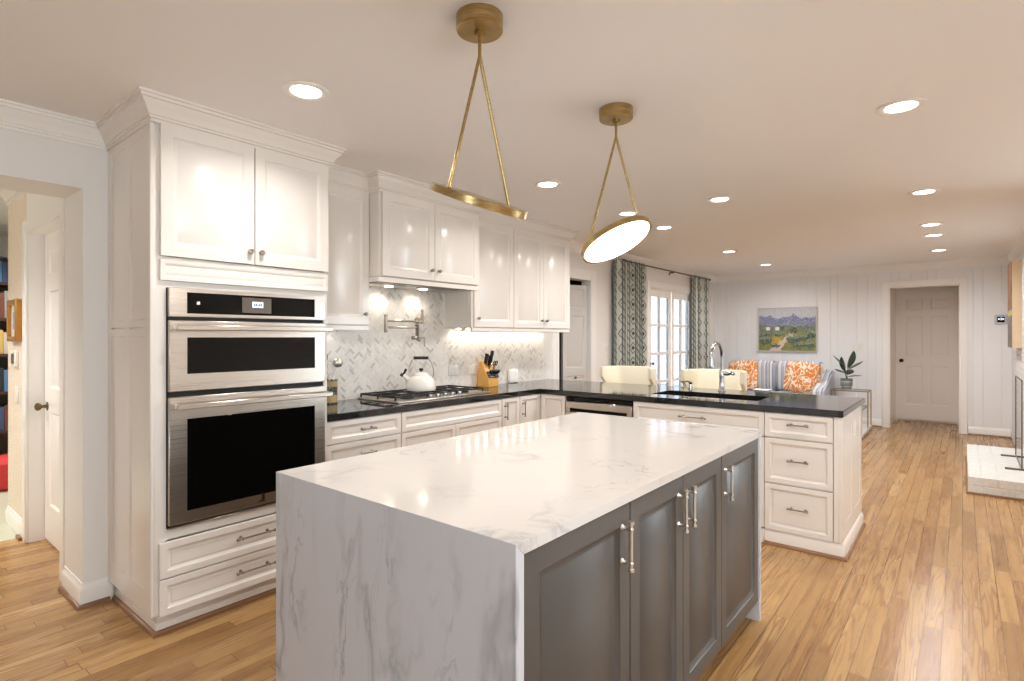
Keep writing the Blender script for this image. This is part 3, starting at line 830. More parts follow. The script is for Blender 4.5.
# under-cabinet light strips
def led_strip(label, x0, x1, n, e=0.55):
    t = thing('under_cabinet_light', label, 'light', ((x0 + x1) / 2, 3.38, 1.430), 'under-cabinet light strips')
    mb = MB(); mb.box(x0, x1, 3.365, 3.395, 1.436, 1.445, 0.002); build('housing', mb, M['plate'], t)
    for k in range(n):
        x = x0 + (x1 - x0) * (k + 0.5) / n
        mb = MB(); mb.box(x - 0.012, x + 0.012, 3.372, 3.388, 1.4325, 1.4365); build('led_chip', mb, M['led'], t)
        l = bpy.data.lights.new('led_light', 'SPOT'); l.energy = e * 1.1; l.color = WARM; l.spot_size = 2.6; l.spot_blend = 0.6; l.shadow_soft_size = 0.012
        lo = bpy.data.objects.new('led_light', l); lo.location = (x, 3.385, 1.428); lo.rotation_euler = (math.radians(14), 0, 0); COL.objects.link(lo)
led_strip('small lit strip under the narrow cabinet beside the ovens', 1.86, 2.22, 2, 0.45)
led_strip('lit strip under the single-door cabinet right of the hood', 3.36, 3.83, 4)
led_strip('long lit strip under the end two-door cabinet', 3.87, 4.74, 7)

# ------------------------------------------------------------------ herringbone backsplash
def herring():
    # classic 2:1 herringbone: every horizontal tile at (i, i + 4k)-steps has a vertical partner
    W_, L_, g = 0.0175, 0.0525, 0.0012
    mbx = MB()
    regions = [(1.80, 2.298, 0.915, 1.445), (2.298, 3.318, 0.915, 1.775), (3.318, 4.80, 0.915, 1.445)]
    zc, xc = 1.3, 3.3
    ca = math.cos(PI / 4); sa = math.sin(PI / 4)
    n = 3
    # simple row construction: rows of L shapes stepping (1, 1); columns repeat every 2n along x
    cells = []
    for s in range(-175, 176):
        for k in range(-32, 33):
            x0 = s + 2 * n * k; y0 = s
            cells.append((x0, y0, n, 1)); cells.append((x0 + n, y0 - n + 1, 1, n))
    for (cx, cy, w, h) in cells:
        if cx is None: continue
        pts = []
        for (a, b) in ((0, 0), (w, 0), (w, h), (0, h)):
            u = (cx + a) * W_ + (g / 2 if a == 0 else -g / 2); v = (cy + b) * W_ + (g / 2 if b == 0 else -g / 2)
            pts.append((xc + ca * u - sa * v, zc + sa * u + ca * v))
        mx = sum(p[0] for p in pts) / 4; mz = sum(p[1] for p in pts) / 4
        for (x0, x1, z0, z1) in regions:
            if x0 - 0.05 < mx < x1 + 0.05 and z0 - 0.05 < mz < z1 + 0.05:
                poly = pts
                for ax, lim, sg in ((0, x0, 1), (0, x1, -1), (1, z0, 1), (1, z1, -1)):
                    out = []
                    for q in range(len(poly)):
                        p, r = poly[q], poly[(q + 1) % len(poly)]
                        ip, ir = sg * (p[ax] - lim) >= 0, sg * (r[ax] - lim) >= 0
                        if ip: out.append(p)
                        if ip != ir:
                            t = (lim - p[ax]) / (r[ax] - p[ax]); out.append((p[0] + t * (r[0] - p[0]), p[1] + t * (r[1] - p[1])))
                    poly = out
                    if len(poly) < 3: break
                if len(poly) >= 3:
                    mbx.face([(p[0], 3.4465, p[1]) for p in poly])
    return mbx
tl = herring()
me_src = tl
bs = MB()
for (x0, x1, z0, z1) in [(1.80, 2.298, 0.915, 1.444), (2.298, 3.318, 0.915, 1.774), (3.318, 4.80, 0.915, 1.444)]: bs.box(x0, x1, 3.4475, YB, z0, z1)
wt = struct('wall_backsplash', bs, M['grout'])
build('herringbone_tiles', tl, M['splash'], wt)

# ------------------------------------------------------------------ base cabinets along the back wall
BY = 2.885
def base_unit(name, label, x0, x1):
    t = thing(name, label, 'cabinet', ((x0 + x1) / 2, 3.17, 0))
    mb = MB(); mb.box(x0, x1, BY, YB - 0.012, 0.10, 0.873); mb.box(x0, x1, BY + 0.06, YB - 0.012, 0, 0.10); build('body', mb, M['cab'], t)
    return t
t = base_unit('drawer_cabinet', 'white base cabinet of drawers right beside the wall ovens', 1.797, 2.364)
for z0, z1 in ((0.738, 0.868), (0.425, 0.730), (0.105, 0.417)):
    mb = MB(); front(mb, 'y-', 1.81, 2.360, z0, z1, RD, BY - 0.021); d = build('drawer', mb, M['cab'], t)
    pull(d, (2.09, BY - 0.021, (z0 + z1) / 2 if z1 > 0.8 else z1 - 0.075), X3, -Y3, 0.10)
t = base_unit('cooktop_cabinet', 'wide white base cabinet of drawers under the gas cooktop', 2.366, 3.390)
mb = MB(); front(mb, 'y-', 2.370, 3.386, 0.738, 0.868, RD, BY - 0.021); build('drawer_front', mb, M['cab'], t)
for a, b in ((2.370, 2.868), (2.872, 3.386)):
    for z0, z1 in ((0.425, 0.730), (0.105, 0.417)):
        mb = MB(); front(mb, 'y-', a, b, z0, z1, RD, BY - 0.021); d = build('drawer', mb, M['cab'], t)
        pull(d, ((a + b) / 2, BY - 0.021, z1 - 0.10), X3, -Y3, 0.10)
for x0, x1, lb in ((3.392, 3.620, 'narrow white base cabinet with upright pull right of the cooktop drawers'), (3.622, 3.915, 'slim white base cabinet with upright pull at the inner corner of the counter')):
    t = base_unit('narrow_cabinet', lb, x0, x1)
    mb = MB(); front(mb, 'y-', x0 + 0.003, x1 - 0.003, 0.105, 0.868, RD, BY - 0.021); d = build('door', mb, M['cab'], t)
    pull(d, (x0 + 0.035, BY - 0.021, 0.765), Z3, -Y3, 0.12)

# ------------------------------------------------------------------ peninsula
PXF, PXB = 3.92, 4.735
def pen_unit(name, label, cat, y0, y1, body=True, hollow=False):
    t = thing(name, label, cat, ((PXF + PXB) / 2, (y0 + y1) / 2, 0))
    if hollow:
        mb = MB(); mb.box(PXF, PXB, y0, y0 + 0.018, 0.10, 0.873); mb.box(PXF, PXB, y1 - 0.018, y1, 0.10, 0.873); mb.box(PXB - 0.018, PXB, y0, y1, 0.10, 0.873); mb.box(PXF, PXB, y0, y1, 0.10, 0.118); mb.box(PXF, PXF + 0.018, y0, y1, 0.10, 0.873); mb.box(PXF + 0.015, PXB, y0, y1, 0, 0.10); build('body', mb, M['cab'], t)
    elif body:
        mb = MB(); mb.box(PXF, PXB, y0, y1, 0.10, 0.873); mb.box(PXF + 0.015, PXB, y0, y1, 0, 0.10); build('body', mb, M['cab'], t)
    return t
t = pen_unit('corner_cabinet', 'white corner base cabinet left of the dishwasher', 'cabinet', 2.598, 2.88)
mb = MB(); front(mb, 'x-', 2.602, 2.850, 0.105, 0.868, RD, PXF - 0.021); build('door', mb, M['cab'], t)
# dishwasher
t = pen_unit('dishwasher', 'stainless dishwasher with pocket handle in the black-topped peninsula', 'dishwasher', 1.975, 2.594, False)
mb = MB(); mb.box(PXF + 0.03, PXB, 1.980, 2.590, 0.0, 0.868); build('body', mb, M['blackm'], t)
mb = MB()
mb.box(PXF - 0.026, PXF + 0.03, 1.980, 2.590, 0.10, 0.742, 0.003); mb.box(PXF - 0.026, PXF + 0.03, 1.980, 2.590, 0.772, 0.828, 0.003)
mb.box(PXF - 0.026, PXF + 0.03, 1.980, 2.022, 0.742, 0.772); mb.box(PXF - 0.026, PXF + 0.03, 2.548, 2.590, 0.742, 0.772)
d = build('door', mb, M['steel'], t)
mb = MB(); mb.box(PXF + 0.010, PXF + 0.030, 2.022, 2.548, 0.742, 0.772); build('handle_pocket', mb, M['void'], d)
mb = MB(); mb.box(PXF - 0.018, PXF + 0.03, 1.980, 2.590, 0.833, 0.866, 0.003); build('control_strip', mb, M['glassblk'], t)
# sink base
t = pen_unit('sink_cabinet', 'wide white sink cabinet with long pull between dishwasher and drawer stack', 'cabinet', 1.022, 1.972, hollow=True)
mb = MB(); front(mb, 'x-', 1.0225, 1.970, 0.710, 0.868, RD, PXF - 0.021); d = build('tilt_drawer', mb, M['cab'], t)
pull(d, (PXF - 0.021, 1.50, 0.792), Y3, -X3, 0.19)
for a, b in ((1.0225, 1.495), (1.499, 1.970)):
    mb = MB(); front(mb, 'x-', a, b, 0.105, 0.702, RP, PXF - 0.021); d = build('door', mb, M['cab'], t)
    pull(d, (PXF - 0.021, b - 0.03 if a < 1.2 else a + 0.03, 0.60), Z3, -X3, 0.12)
# drawer stack with panelled end
t = pen_unit('drawer_stack', 'white three-drawer cabinet at the open end of the peninsula', 'cabinet', 0.59, 1.020)
for z0, z1 in ((0.712, 0.868), (0.412, 0.703), (0.100, 0.403)):
    mb = MB(); front(mb, 'x-', 0.622, 1.0185, z0, z1, RD, PXF - 0.021); d = build('drawer', mb, M['cab'], t)
    pull(d, (PXF - 0.021, 0.815, (z0 + z1) / 2 + 0.012), Y3, -X3, 0.115)
mb = MB()
mb.box(PXF - 0.020, PXF + 0.075, 0.572, 0.59, 0.10, 0.873, 0.002); mb.box(PXF + 0.37, PXF + 0.44, 0.572, 0.59, 0.10, 0.873); mb.box(PXB - 0.07, PXB, 0.572, 0.59, 0.10, 0.873)
for xa, xb in ((PXF + 0.075, PXF + 0.37), (PXF + 0.44, PXB - 0.07)): mb.box(xa, xb, 0.572, 0.59, 0.10, 0.19); mb.box(xa, xb, 0.572, 0.59, 0.80, 0.873)
mb.box(PXF - 0.020, PXF, 0.59, 0.618, 0.10, 0.873, 0.002)
build('end_frame', mb, M['cab'], t)
for a, b in ((PXF + 0.075, PXF + 0.37), (PXF + 0.44, PXB - 0.07)):
    mb = MB(); front(mb, 'y-', a, b, 0.19, 0.80, [(0, 0), (0.003, 0), (0.016, -0.010), (0.020, -0.008)], 0.572, 0.005); build('end_panel', mb, M['cab'], t)
mb = MB(); mb.sweep([(PXF - 0.004, 1.02), (PXF - 0.004, 0.574), (PXB, 0.574)], [(0, 0), (0.014, 0), (0.014, 0.075), (0.006, 0.092), (0, 0.098)], 1); build('base_moulding', mb, M['cab'], t)
mb = MB(); mb.sweep([(PXF - 0.018, 1.02), (PXF - 0.018, 0.560), (PXB, 0.560)], SHOE, 1); build('shoe_moulding', mb, M['shoe'], t)
mb = MB(); mb.box(4.385, 4.455, 0.574, 0.583, 0.69, 0.805, 0.003); mb.box(4.405, 4.435, 0.570, 0.576, 0.71, 0.785, 0.002)
build('wall_outlet', mb, M['plate'], None, 'white outlet plate on the panelled end of the peninsula', 'outlet')
# base moulding under the sink base
mb = MB(); mb.box(PXF - 0.018, PXF + 0.015, 1.022, 1.972, 0, 0.095, 0.004); build('toe_board', mb, M['cab'], bpy.data.objects['sink_cabinet'])

# ------------------------------------------------------------------ black counter (L), with the sink cut out
CZ0, CZ1 = 0.873, 0.915
SX0, SX1, SY0, SY1 = 4.115, 4.475, 1.125, 1.925
wt = thing('black_countertop', 'polished black stone worktop running along the wall and out over the peninsula', 'countertop', (3.4, 2.6, CZ0))
mb = MB()
mb.box(1.797, 3.895, 2.862, YB, CZ0, CZ1)
PE = 4.855
mb.box(3.895, PE, SY1, YB, CZ0, CZ1); mb.box(3.895, PE, 0.568, SY0, CZ0, CZ1)
mb.box(3.895, SX0, SY0, SY1, CZ0, CZ1); mb.box(SX1, PE, SY0, SY1, CZ0, CZ1)
bmesh.ops.remove_doubles(mb.bm, verts=mb.bm.verts, dist=1e-5)
build('slab', mb, M['granite'], wt)
mb = MB()
mb.prism([(1.797, 2.858), (3.893, 2.858), (3.893, 2.864), (1.797, 2.864)], 'z', CZ0 + 0.004, CZ1 - 0.004)
mb.prism([(3.891, 0.566), (3.897, 0.566), (3.897, 2.862), (3.891, 2.862)], 'z', CZ0 + 0.004, CZ1 - 0.004)
mb.prism([(3.893, 0.564), (PE, 0.564), (PE, 0.570), (3.893, 0.570)], 'z', CZ0 + 0.004, CZ1 - 0.004)
build('edge', mb, M['granite'], wt)
sk = thing('kitchen_sink', 'dark undermount sink cut into the peninsula worktop', 'sink', ((SX0 + SX1) / 2, (SY0 + SY1) / 2, 0.69))
mb = MB()
a, b, c, d = SX0 - 0.006, SX1 + 0.006, SY0 - 0.006, SY1 + 0.006
mb.box(a, a + 0.006, c, d, 0.70, CZ0); mb.box(b - 0.006, b, c, d, 0.70, CZ0); mb.box(a, b, c, c + 0.006, 0.70, CZ0); mb.box(a, b, d - 0.006, d, 0.70, CZ0); mb.box(a, b, c, d, 0.692, 0.70)
build('basin', mb, M['black'], sk)
mb = MB(); mb.cyl((4.30, 1.53, 0.700), (4.30, 1.53, 0.704), 0.045, n=20); build('drain', mb, M['chrome'], sk)

# faucet
fc = thing('faucet', 'tall chrome gooseneck faucet with pull-down spray head behind the sink', 'faucet', (4.69, 1.56, CZ1))
mb = MB(); mb.lathe((4.69, 1.56, CZ1), [(0.031, 0), (0.031, 0.006), (0.026, 0.012), (0.022, 0.05), (0.0195, 0.10), (0.022, 0.125), (0.022, 0.165), (0.017, 0.178)], 20); build('base', mb, M['chrome'], fc)
mb = MB(); R_ = 0.128
pts = [(4.69, 1.56, 1.09), (4.69, 1.56, 1.19)] + [(4.69 - R_ + R_ * math.cos(a), 1.56, 1.19 + R_ * math.sin(a)) for a in [PI * k / 16 for k in range(1, 16)]]
pts += [(4.435, 1.56, 1.188), (4.436, 1.56, 1.178)]
mb.tube(pts, 0.0125, 14); build('spout', mb, M['chrome'], fc)
mb = MB(); mb.lathe((4.437, 1.56, 1.165), [(0.014, 0.035), (0.017, 0.02), (0.018, -0.02), (0.022, -0.042), (0.021, -0.047)], 16, (-0.06, 0, 1)); build('spray_head', mb, M['chrome'], fc)
mb = MB(); mb.cyl((4.69, 1.545, 1.062), (4.69, 1.505, 1.062), 0.019, n=16); mb.tube([(4.69, 1.505, 1.064), (4.685, 1.485, 1.070), (4.675, 1.455, 1.058)], [0.018, 0.015, 0.011], 12); build('handle', mb, M['chrome'], fc)
sd = thing('soap_dispenser', 'small chrome soap dispenser left of the tall faucet', 'dispenser', (4.66, 1.815, CZ1))
mb = MB(); mb.lathe((4.66, 1.815, CZ1), [(0.022, 0), (0.022, 0.005), (0.014, 0.010), (0.012, 0.045), (0.016, 0.05), (0.016, 0.06), (0.006, 0.066)], 16); build('body', mb, M['chrome'], sd)
mb = MB(); mb.tube([(4.66, 1.815, 0.975), (4.645, 1.835, 0.985), (4.60, 1.875, 0.978)], [0.008, 0.007, 0.006], 8); build('spout', mb, M['chrome'], sd)
sd = thing('soap_dish', 'small pale square dish at the right corner of the sink', 'dish', (4.66, 1.235, CZ1))
mb = MB(); loops = []
for h, s_ in ((0.0, 0.035), (0.002, 0.040), (0.035, 0.060), (0.035, 0.056), (0.008, 0.036)):
    loops.append([mb.bm.verts.new((4.66 + a * s_, 1.235 + b * s_, CZ1 + h)) for a, b in ((-1, -1), (1, -1), (1, 1), (-1, 1))])
mb.loft(loops); build('bowl', mb, M['white'], sd)

# ------------------------------------------------------------------ cooktop
ct = thing('gas_cooktop', 'stainless gas cooktop with black grates set in the worktop below the pot filler', 'cooktop', (2.89, 3.2, CZ1))
mb = MB(); mb.box(2.415, 3.355, 2.955, 3.425, CZ1, CZ1 + 0.012, 0.004); build('tray', mb, M['steel'], ct)
bur = [(2.60, 3.32), (2.60, 3.09), (2.885, 3.24), (3.17, 3.32), (3.17, 3.09)]
for bx_, by_ in bur:
    mb = MB(); mb.lathe((bx_, by_, CZ1 + 0.012), [(0.050, 0), (0.050, 0.006), (0.036, 0.010), (0.036, 0.016), (0.034, 0.019), (0.01, 0.020)], 20); build('burner', mb, M['iron'], ct)
for gx0, gx1 in ((2.435, 2.735), (2.738, 3.032), (3.035, 3.335)):
    mb = MB(); z0, z1 = 0.944, 0.956; g = 0.0045; gy0, gy1 = 3.015, 3.415
    cx = (gx0 + gx1) / 2; cy = (gy0 + gy1) / 2
    for x in (gx0 + g, cx, gx1 - g): mb.box(x - g, x + g, gy0, gy1, z0 + 0.0005, z1 + 0.0005, 0.002)
    for y in (gy0 + g, gy0 + 0.12, gy1 - 0.12, gy1 - g): mb.box(gx0, gx1, y - g, y + g, z0, z1, 0.002)
    for x in (gx0 + g, gx1 - g):
        for y in (gy0 + g, cy, gy1 - g): mb.box(x - g, x + g, y - g, y + g, CZ1 + 0.010, z0)
    build('grate', mb, M['iron'], ct)
for k in range(5):
    x = 2.60 + 0.0 + 0.075 * k
    mb = MB(); mb.lathe((x + 0.13, 2.985, CZ1 + 0.012), [(0.018, 0), (0.019, 0.004), (0.017, 0.022), (0.013, 0.025), (0.004, 0.0255)], 16); build('control_knob', mb, M['chrome'], ct)

# kettle
kt = thing('kettle', 'white enamel kettle with black grip standing on the cooktop grate', 'kettle', (2.85, 3.22, 0.956))
kc = (2.85, 3.22, 0.956)
mb = MB(); mb.lathe(kc, [(0.092, 0.0), (0.108, 0.004), (0.113, 0.016), (0.112, 0.035), (0.105, 0.07), (0.090, 0.098), (0.066, 0.112), (0.056, 0.115)], 36); build('body', mb, M['enamel'], kt)
mb = MB(); mb.lathe((kc[0], kc[1], kc[2] + 0.113), [(0.060, 0.0), (0.060, 0.006), (0.050, 0.018), (0.030, 0.028), (0.008, 0.031)], 28); ld = build('lid', mb, M['enamel'], kt)
mb = MB(); mb.lathe((kc[0], kc[1], kc[2] + 0.143), [(0.008, 0), (0.008, 0.006), (0.016, 0.012), (0.017, 0.022), (0.010, 0.029)], 16); build('lid_knob', mb, M['black'], ld)
kd = Vector((math.sin(TH), -math.cos(TH), 0))   # the arch stands across the view in the photo
mb = MB()
for sg in (-1, 1):
    pts = [Vector(kc) + kd * (sg * r) + Z3 * h for r, h in ((0.086, 0.085), (0.096, 0.125), (0.096, 0.165), (0.080, 0.215), (0.060, 0.243), (0.03, 0.252))]
    mb.tube(pts, 0.006, 8)
build('arch', mb, M['nickel'], kt)
mb = MB(); mb.cyl(Vector(kc) - kd * 0.056 + Z3 * 0.25, Vector(kc) + kd * 0.056 + Z3 * 0.25, 0.012, n=12); build('grip', mb, M['black'], kt)
mb = MB(); mb.tube([Vector(kc) - kd * 0.085 + Z3 * 0.07, Vector(kc) - kd * 0.115 + Z3 * 0.10, Vector(kc) - kd * 0.135 + Z3 * 0.118], [0.024, 0.017, 0.013], 12); sp = build('spout', mb, M['enamel'], kt)
mb = MB(); mb.cyl(Vector(kc) - kd * 0.128 + Z3 * 0.112, Vector(kc) - kd * 0.158 + Z3 * 0.125, 0.013, n=10); mb.tube([Vector(kc) - kd * 0.135 + Z3 * 0.125, Vector(kc) - kd * 0.115 + Z3 * 0.165], [0.008, 0.010], 8); build('whistle_lever', mb, M['black'], sp)

# pot filler: two-jointed arm, folded
pf = thing('pot_filler', 'satin nickel folding pot filler tap on the herringbone wall above the cooktop', 'tap', (3.02, YB, 1.30))
PXm, PYm = 3.005, 3.38
mb = MB(); mb.lathe((PXm, 3.447, 1.500), [(0.026, 0), (0.026, 0.006), (0.020, 0.010)], 20, -Y3); mb.cyl((PXm, 3.44, 1.500), (PXm, PYm, 1.500), 0.012, n=12); build('wall_flange', mb, M['filler'], pf)
mb = MB(); mb.lathe((PXm, PYm, 1.472), [(0.014, 0), (0.014, 0.075), (0.010, 0.08), (0.010, 0.10), (0.013, 0.105), (0.008, 0.118)], 14); build('pivot', mb, M['filler'], pf)
mb = MB(); mb.cyl((PXm, PYm, 1.490), (2.625, 3.36, 1.490), 0.0085, n=12); build('upper_arm', mb, M['filler'], pf)
mb = MB(); mb.lathe((2.625, 3.36, 1.400), [(0.012, 0), (0.013, 0.004), (0.013, 0.122), (0.016, 0.125), (0.016, 0.133), (0.009, 0.137)], 14); build('elbow', mb, M['filler'], pf)
mb = MB(); mb.cyl((2.625, 3.36, 1.440), (2.905, 3.33, 1.440), 0.0085, n=12); build('lower_arm', mb, M['filler'], pf)
mb = MB(); mb.lathe((2.905, 3.33, 1.350), [(0.010, 0), (0.013, 0.01), (0.013, 0.10), (0.016, 0.104), (0.016, 0.112), (0.009, 0.116)], 14)
mb.tube([(2.905, 3.33, 1.360), (2.905, 3.32, 1.345), (2.905, 3.30, 1.340)], 0.011, 10); build('spout', mb, M['filler'], pf)
mb = MB(); mb.cyl((2.855, 3.325, 1.360), (2.895, 3.33, 1.360), 0.016, n=14); mb.cyl((2.895, 3.33, 1.362), (2.975, 3.315, 1.360), 0.007, n=10); mb.cyl((2.97, 3.315, 1.366), (2.97, 3.315, 1.290), 0.007, n=10); build('valve_handle', mb, M['filler'], pf)

# outlets on the splash
for x, lb in ((3.42, 'white outlet plate on the herringbone wall between kettle and knife block'), (3.665, 'white outlet plate on the herringbone wall partly behind the knife block')):
    t = thing('wall_outlet', lb, 'outlet', (x, 3.443, 1.03))
    mb = MB(); mb.box(x - 0.06, x + 0.06, 3.440, 3.4475, 1.03, 1.115, 0.003); build('cover_plate', mb, M['plate'], t)
    mb = MB(); mb.box(x - 0.035, x - 0.008, 3.437, 3.441, 1.045, 1.10, 0.002); mb.box(x + 0.008, x + 0.035, 3.437, 3.441, 1.045, 1.10, 0.002); build('socket', mb, M['plate'], t)

# knife block, knives, scissors
kb = thing('knife_block', 'honey wood knife block beside the cooktop', 'knife block', (3.76, 3.35, CZ1))
KX0, KX1 = 3.700, 3.838
mb = MB(); mb.prism([(3.435, 0.915), (3.285, 0.915), (3.285, 1.000), (3.325, 1.060), (3.365, 1.150), (3.395, 1.140)], 'x', KX0, KX1, 0.003); build('block', mb, M['knifewood'], kb)
mb = MB(); mb.prism([(3.276, 1.004), (3.288, 0.996), (3.322, 1.050), (3.310, 1.058)], 'x', KX0 + 0.006, KX1 - 0.002); build('slot_face', mb, M['black'], kb)
nrm = Vector((0, -0.72, 0.69))
def knife(nm, label, c, L, w, grp=None, cat='knife', lean=0.0):
    t = thing(nm, label, cat, c, grp, local=True); t.rotation_euler = (math.radians(14 + lean), 0, 0)
    mb = MB(); mb.box(-0.0015, 0.0015, -w * 0.6, w * 0.6, -0.05, 0.004); build('blade', mb, M['chrome'], t)
    mb = MB(); mb.box(-0.007, 0.007, -w * 0.55, w * 0.55, 0.004, 0.014, 0.002); build('bolster', mb, M['chrome'], t)
    mb = MB(); mb.prism([(-w * 0.5, 0.014), (w * 0.5, 0.014), (w * 0.62, L * 0.5), (w * 0.5, L * 0.85), (w * 0.75, L), (-w * 0.6, L * 1.02), (-w * 0.45, L * 0.7)], 'x', -0.008, 0.008, 0.002); build('handle', mb, M['black'], t)
    return t
knife('kitchen_knife', 'tallest black-handled knife at the back of the knife block', (3.790, 3.345, 1.118), 0.125, 0.026)
knife('kitchen_knife', 'black-handled knife at the left back of the knife block', (3.722, 3.345, 1.112), 0.105, 0.026)
knife('kitchen_knife', 'black-handled knife in the middle of the knife block', (3.756, 3.335, 1.095), 0.105, 0.026)
for k in range(5):
    knife('steak_knife', 'black-handled steak knife in the lower row of the knife block', (3.716 + 0.026 * k, 3.292, 1.026), 0.050, 0.020, 'steak knives in the knife block', lean=24)
t = thing('scissors', 'black-handled kitchen scissors standing in the knife block', 'scissors', (3.815, 3.325, 1.075), local=True); t.rotation_euler = (math.radians(22), 0, 0)
mb = MB(); mb.box(-0.002, 0.002, -0.008, 0.008, -0.04, 0.03); build('blades', mb, M['chrome'], t)
for sg in (-1, 1):
    mb = MB(); mb.tube([(0.016 * sg + 0.012 * math.cos(a), 0.0, 0.055 + 0.022 * math.sin(a)) for a in [2 * PI * k / 14 for k in range(15)]], 0.0042, 8); build('grip', mb, M['black'], t)
# white canister box and utensil crock
t = thing('white_canister', 'white rounded box standing against the splash right of the knife block', 'canister', (4.21, 3.415, CZ1))
mb = MB(); mb.box(4.150, 4.270, 3.395, 3.440, CZ1, 1.045, 0.014, 3); build('body', mb, M['white'], t)
mb = MB(); mb.box(4.156, 4.264, 3.399, 3.436, 1.045, 1.052, 0.003); build('lid', mb, M['white'], t)
ck = build('utensil_crock', MB().lathe((2.135, 3.345, CZ1), [(0.050, 0), (0.055, 0.004), (0.056, 0.150), (0.058, 0.160), (0.053, 0.160), (0.050, 0.02), (0.01, 0.012)], 28), M['crock'], None, 'patterned dark and tan utensil crock in the corner beside the ovens', 'crock', origin=(2.135, 3.345, CZ1))
def utensil(nm, label, foot, top, build_head, hm):
    t = thing(nm, label, 'utensil', foot)
    mb = MB(); mb.tube([foot, top], [0.005, 0.006], 8); build('handle', mb, M[hm], t)
    mb = MB(); build_head(mb, Vector(top), (Vector(top) - Vector(foot)).normalized()); build('head', mb, M[hm], t)
utensil('ladle', 'steel ladle leaning out of the utensil crock', (2.135, 3.35, 0.95), (2.205, 3.36, 1.16), lambda m, p, d: m.sphere(p + d * 0.03, 0.036, 14, 1, 0.6, 1.0), 'nickel')
utensil('spatula', 'pale spatula standing in the utensil crock', (2.125, 3.36, 0.95), (2.165, 3.375, 1.12), lambda m, p, d: m.box(p.x - 0.022, p.x + 0.022, p.y - 0.004, p.y + 0.004, p.z - 0.01, p.z + 0.075, 0.003), 'plate')
utensil('wooden_spoon', 'dark wooden spoon standing tallest in the utensil crock', (2.120, 3.33, 0.95), (2.120, 3.37, 1.205), lambda m, p, d: m.sphere(p + d * 0.025, 0.026, 12, 0.9, 0.5, 1.3), 'darkwood')

# ------------------------------------------------------------------ island
IX0, IX1, IY0, IY1 = 0.942, 2.840, 0.757, 1.792
it = thing('island_countertop', 'veined white marble island top with waterfall ends', 'countertop', ((IX0 + IX1) / 2, (IY0 + IY1) / 2, 0))
T_ = 0.030
mb = MB(); mb.prism([(IX0, 0.915), (IX0 + T_, 0.885), (IX1 - T_, 0.885), (IX1, 0.915)], 'y', IY0, IY1, 0.0006); build('top_slab', mb, M['marbletop'], it)
mb = MB(); mb.prism([(IX0, 0.0), (IX0 + T_, 0.0), (IX0 + T_, 0.8847), (IX0, 0.9147)], 'y', IY0, IY1, 0.0006); build('waterfall_slab', mb, M['marbleshaded'], it)
mb = MB(); mb.prism([(IX1 - T_, 0.0), (IX1, 0.0), (IX1, 0.9147), (IX1 - T_, 0.8847)], 'y', IY0, IY1, 0.0006); build('waterfall_slab', mb, M['marbleshaded'], it)
IF = 0.782
RI = [(0, -0.002), (0.002, 0), (0.058, 0), (0.062, -0.004), (0.076, -0.010), (0.080, -0.010), (0.083, -0.008)]
for x0, x1, doors, lb in ((0.973, 1.488, [(0.977, 1.486, 1.436)], 'grey island cabinet with one wide door at the near end'),
                          (1.489, 2.287, [(1.491, 1.886, 1.842), (1.889, 2.285, 1.916)], 'grey island cabinet with paired doors in the middle'),
                          (2.288, 2.808, [(2.290, 2.804, 2.322)], 'grey island cabinet with one door at the far end')):
    t = thing('island_cabinet', lb, 'cabinet', ((x0 + x1) / 2, 1.27, 0))
    mb = MB(); mb.box(x0, x1, IF, 1.775, 0.10, 0.884); build('body', mb, M['grey'], t)
    for a, b, hx in doors:
        mb = MB(); front(mb, 'y-', a, b, 0.100, 0.882, RI, IF - 0.020); d = build('door', mb, M['grey'], t)
        pull(d, (hx, IF - 0.020, 0.772), Z3, -Y3, 0.135, 0.0062, 0.030, mat='nickel')
    mb = MB(); mb.box(x0, x1, IF + 0.045, 1.70, 0.0, 0.10); build('toe_kick', mb, M['toe'], t)

# ------------------------------------------------------------------ panelled pantry door standing ajar in its doorway
mb = MB(); pa = math.radians(14); pu = Vector((-math.cos(pa), math.sin(pa), 0)); pn = Vector((-math.sin(pa), -math.cos(pa), 0)); po = Vector((5.712, 3.495, 0.012)); pw = 0.385
def pfield(z0, z1): mb.panel(po + Z3 * z0, pu, Z3, pn, pw, z1 - z0, [(0, 0), (0.045, 0), (0.048, -0.003), (0.060, -0.009), (0.064, -0.007)], 0.035)
pfield(0.0, 0.80); pfield(0.801, 0.945); pfield(0.946, 1.650); pfield(1.651, 1.965)
d5 = struct('door_5', mb, M['pantry'])
knob(d5, po + pu * 0.20 + Z3 * 0.875 + pn * 0.001, pn, 0.016)
# ------------------------------------------------------------------ recessed ceiling lights
lf_ = bpy.data.lights.new('family_room_lamp', 'AREA'); lf_.shape = 'DISK'; lf_.size = 0.13; lf_.energy = P_DOWN * 1.25; lf_.color = (0.98, 0.98, 1.0); lf_.spread = math.radians(160)
spots = [(1.317, 2.243, 'recessed ceiling light in front of the tall oven cabinet'),
         (3.205, 2.283, 'recessed ceiling light in front of the hood cabinet'),
         (4.408, 2.283, 'recessed ceiling light behind the lit pendant disc'),
         (5.200, 2.295, 'recessed ceiling light just right of the lit pendant disc'),
         (7.200, 2.305, 'recessed ceiling light in front of the french doors'),
         (8.860, 2.300, 'recessed ceiling light above the striped sofa'),
         (4.412, 1.483, 'lone recessed ceiling light in the middle of the room'),
         (3.168, 0.225, 'large recessed ceiling light at the upper right of the photo'),
         (5.146, 0.225, 'second recessed ceiling light of the row toward the far doorway'),
         (6.690, 0.238, 'third recessed ceiling light of the row toward the far doorway'),
         (7.405, 0.238, 'fourth recessed ceiling light of the row toward the far doorway'),
         (8.735, 0.231, 'last recessed ceiling light before the far doorway')]
L0 = None
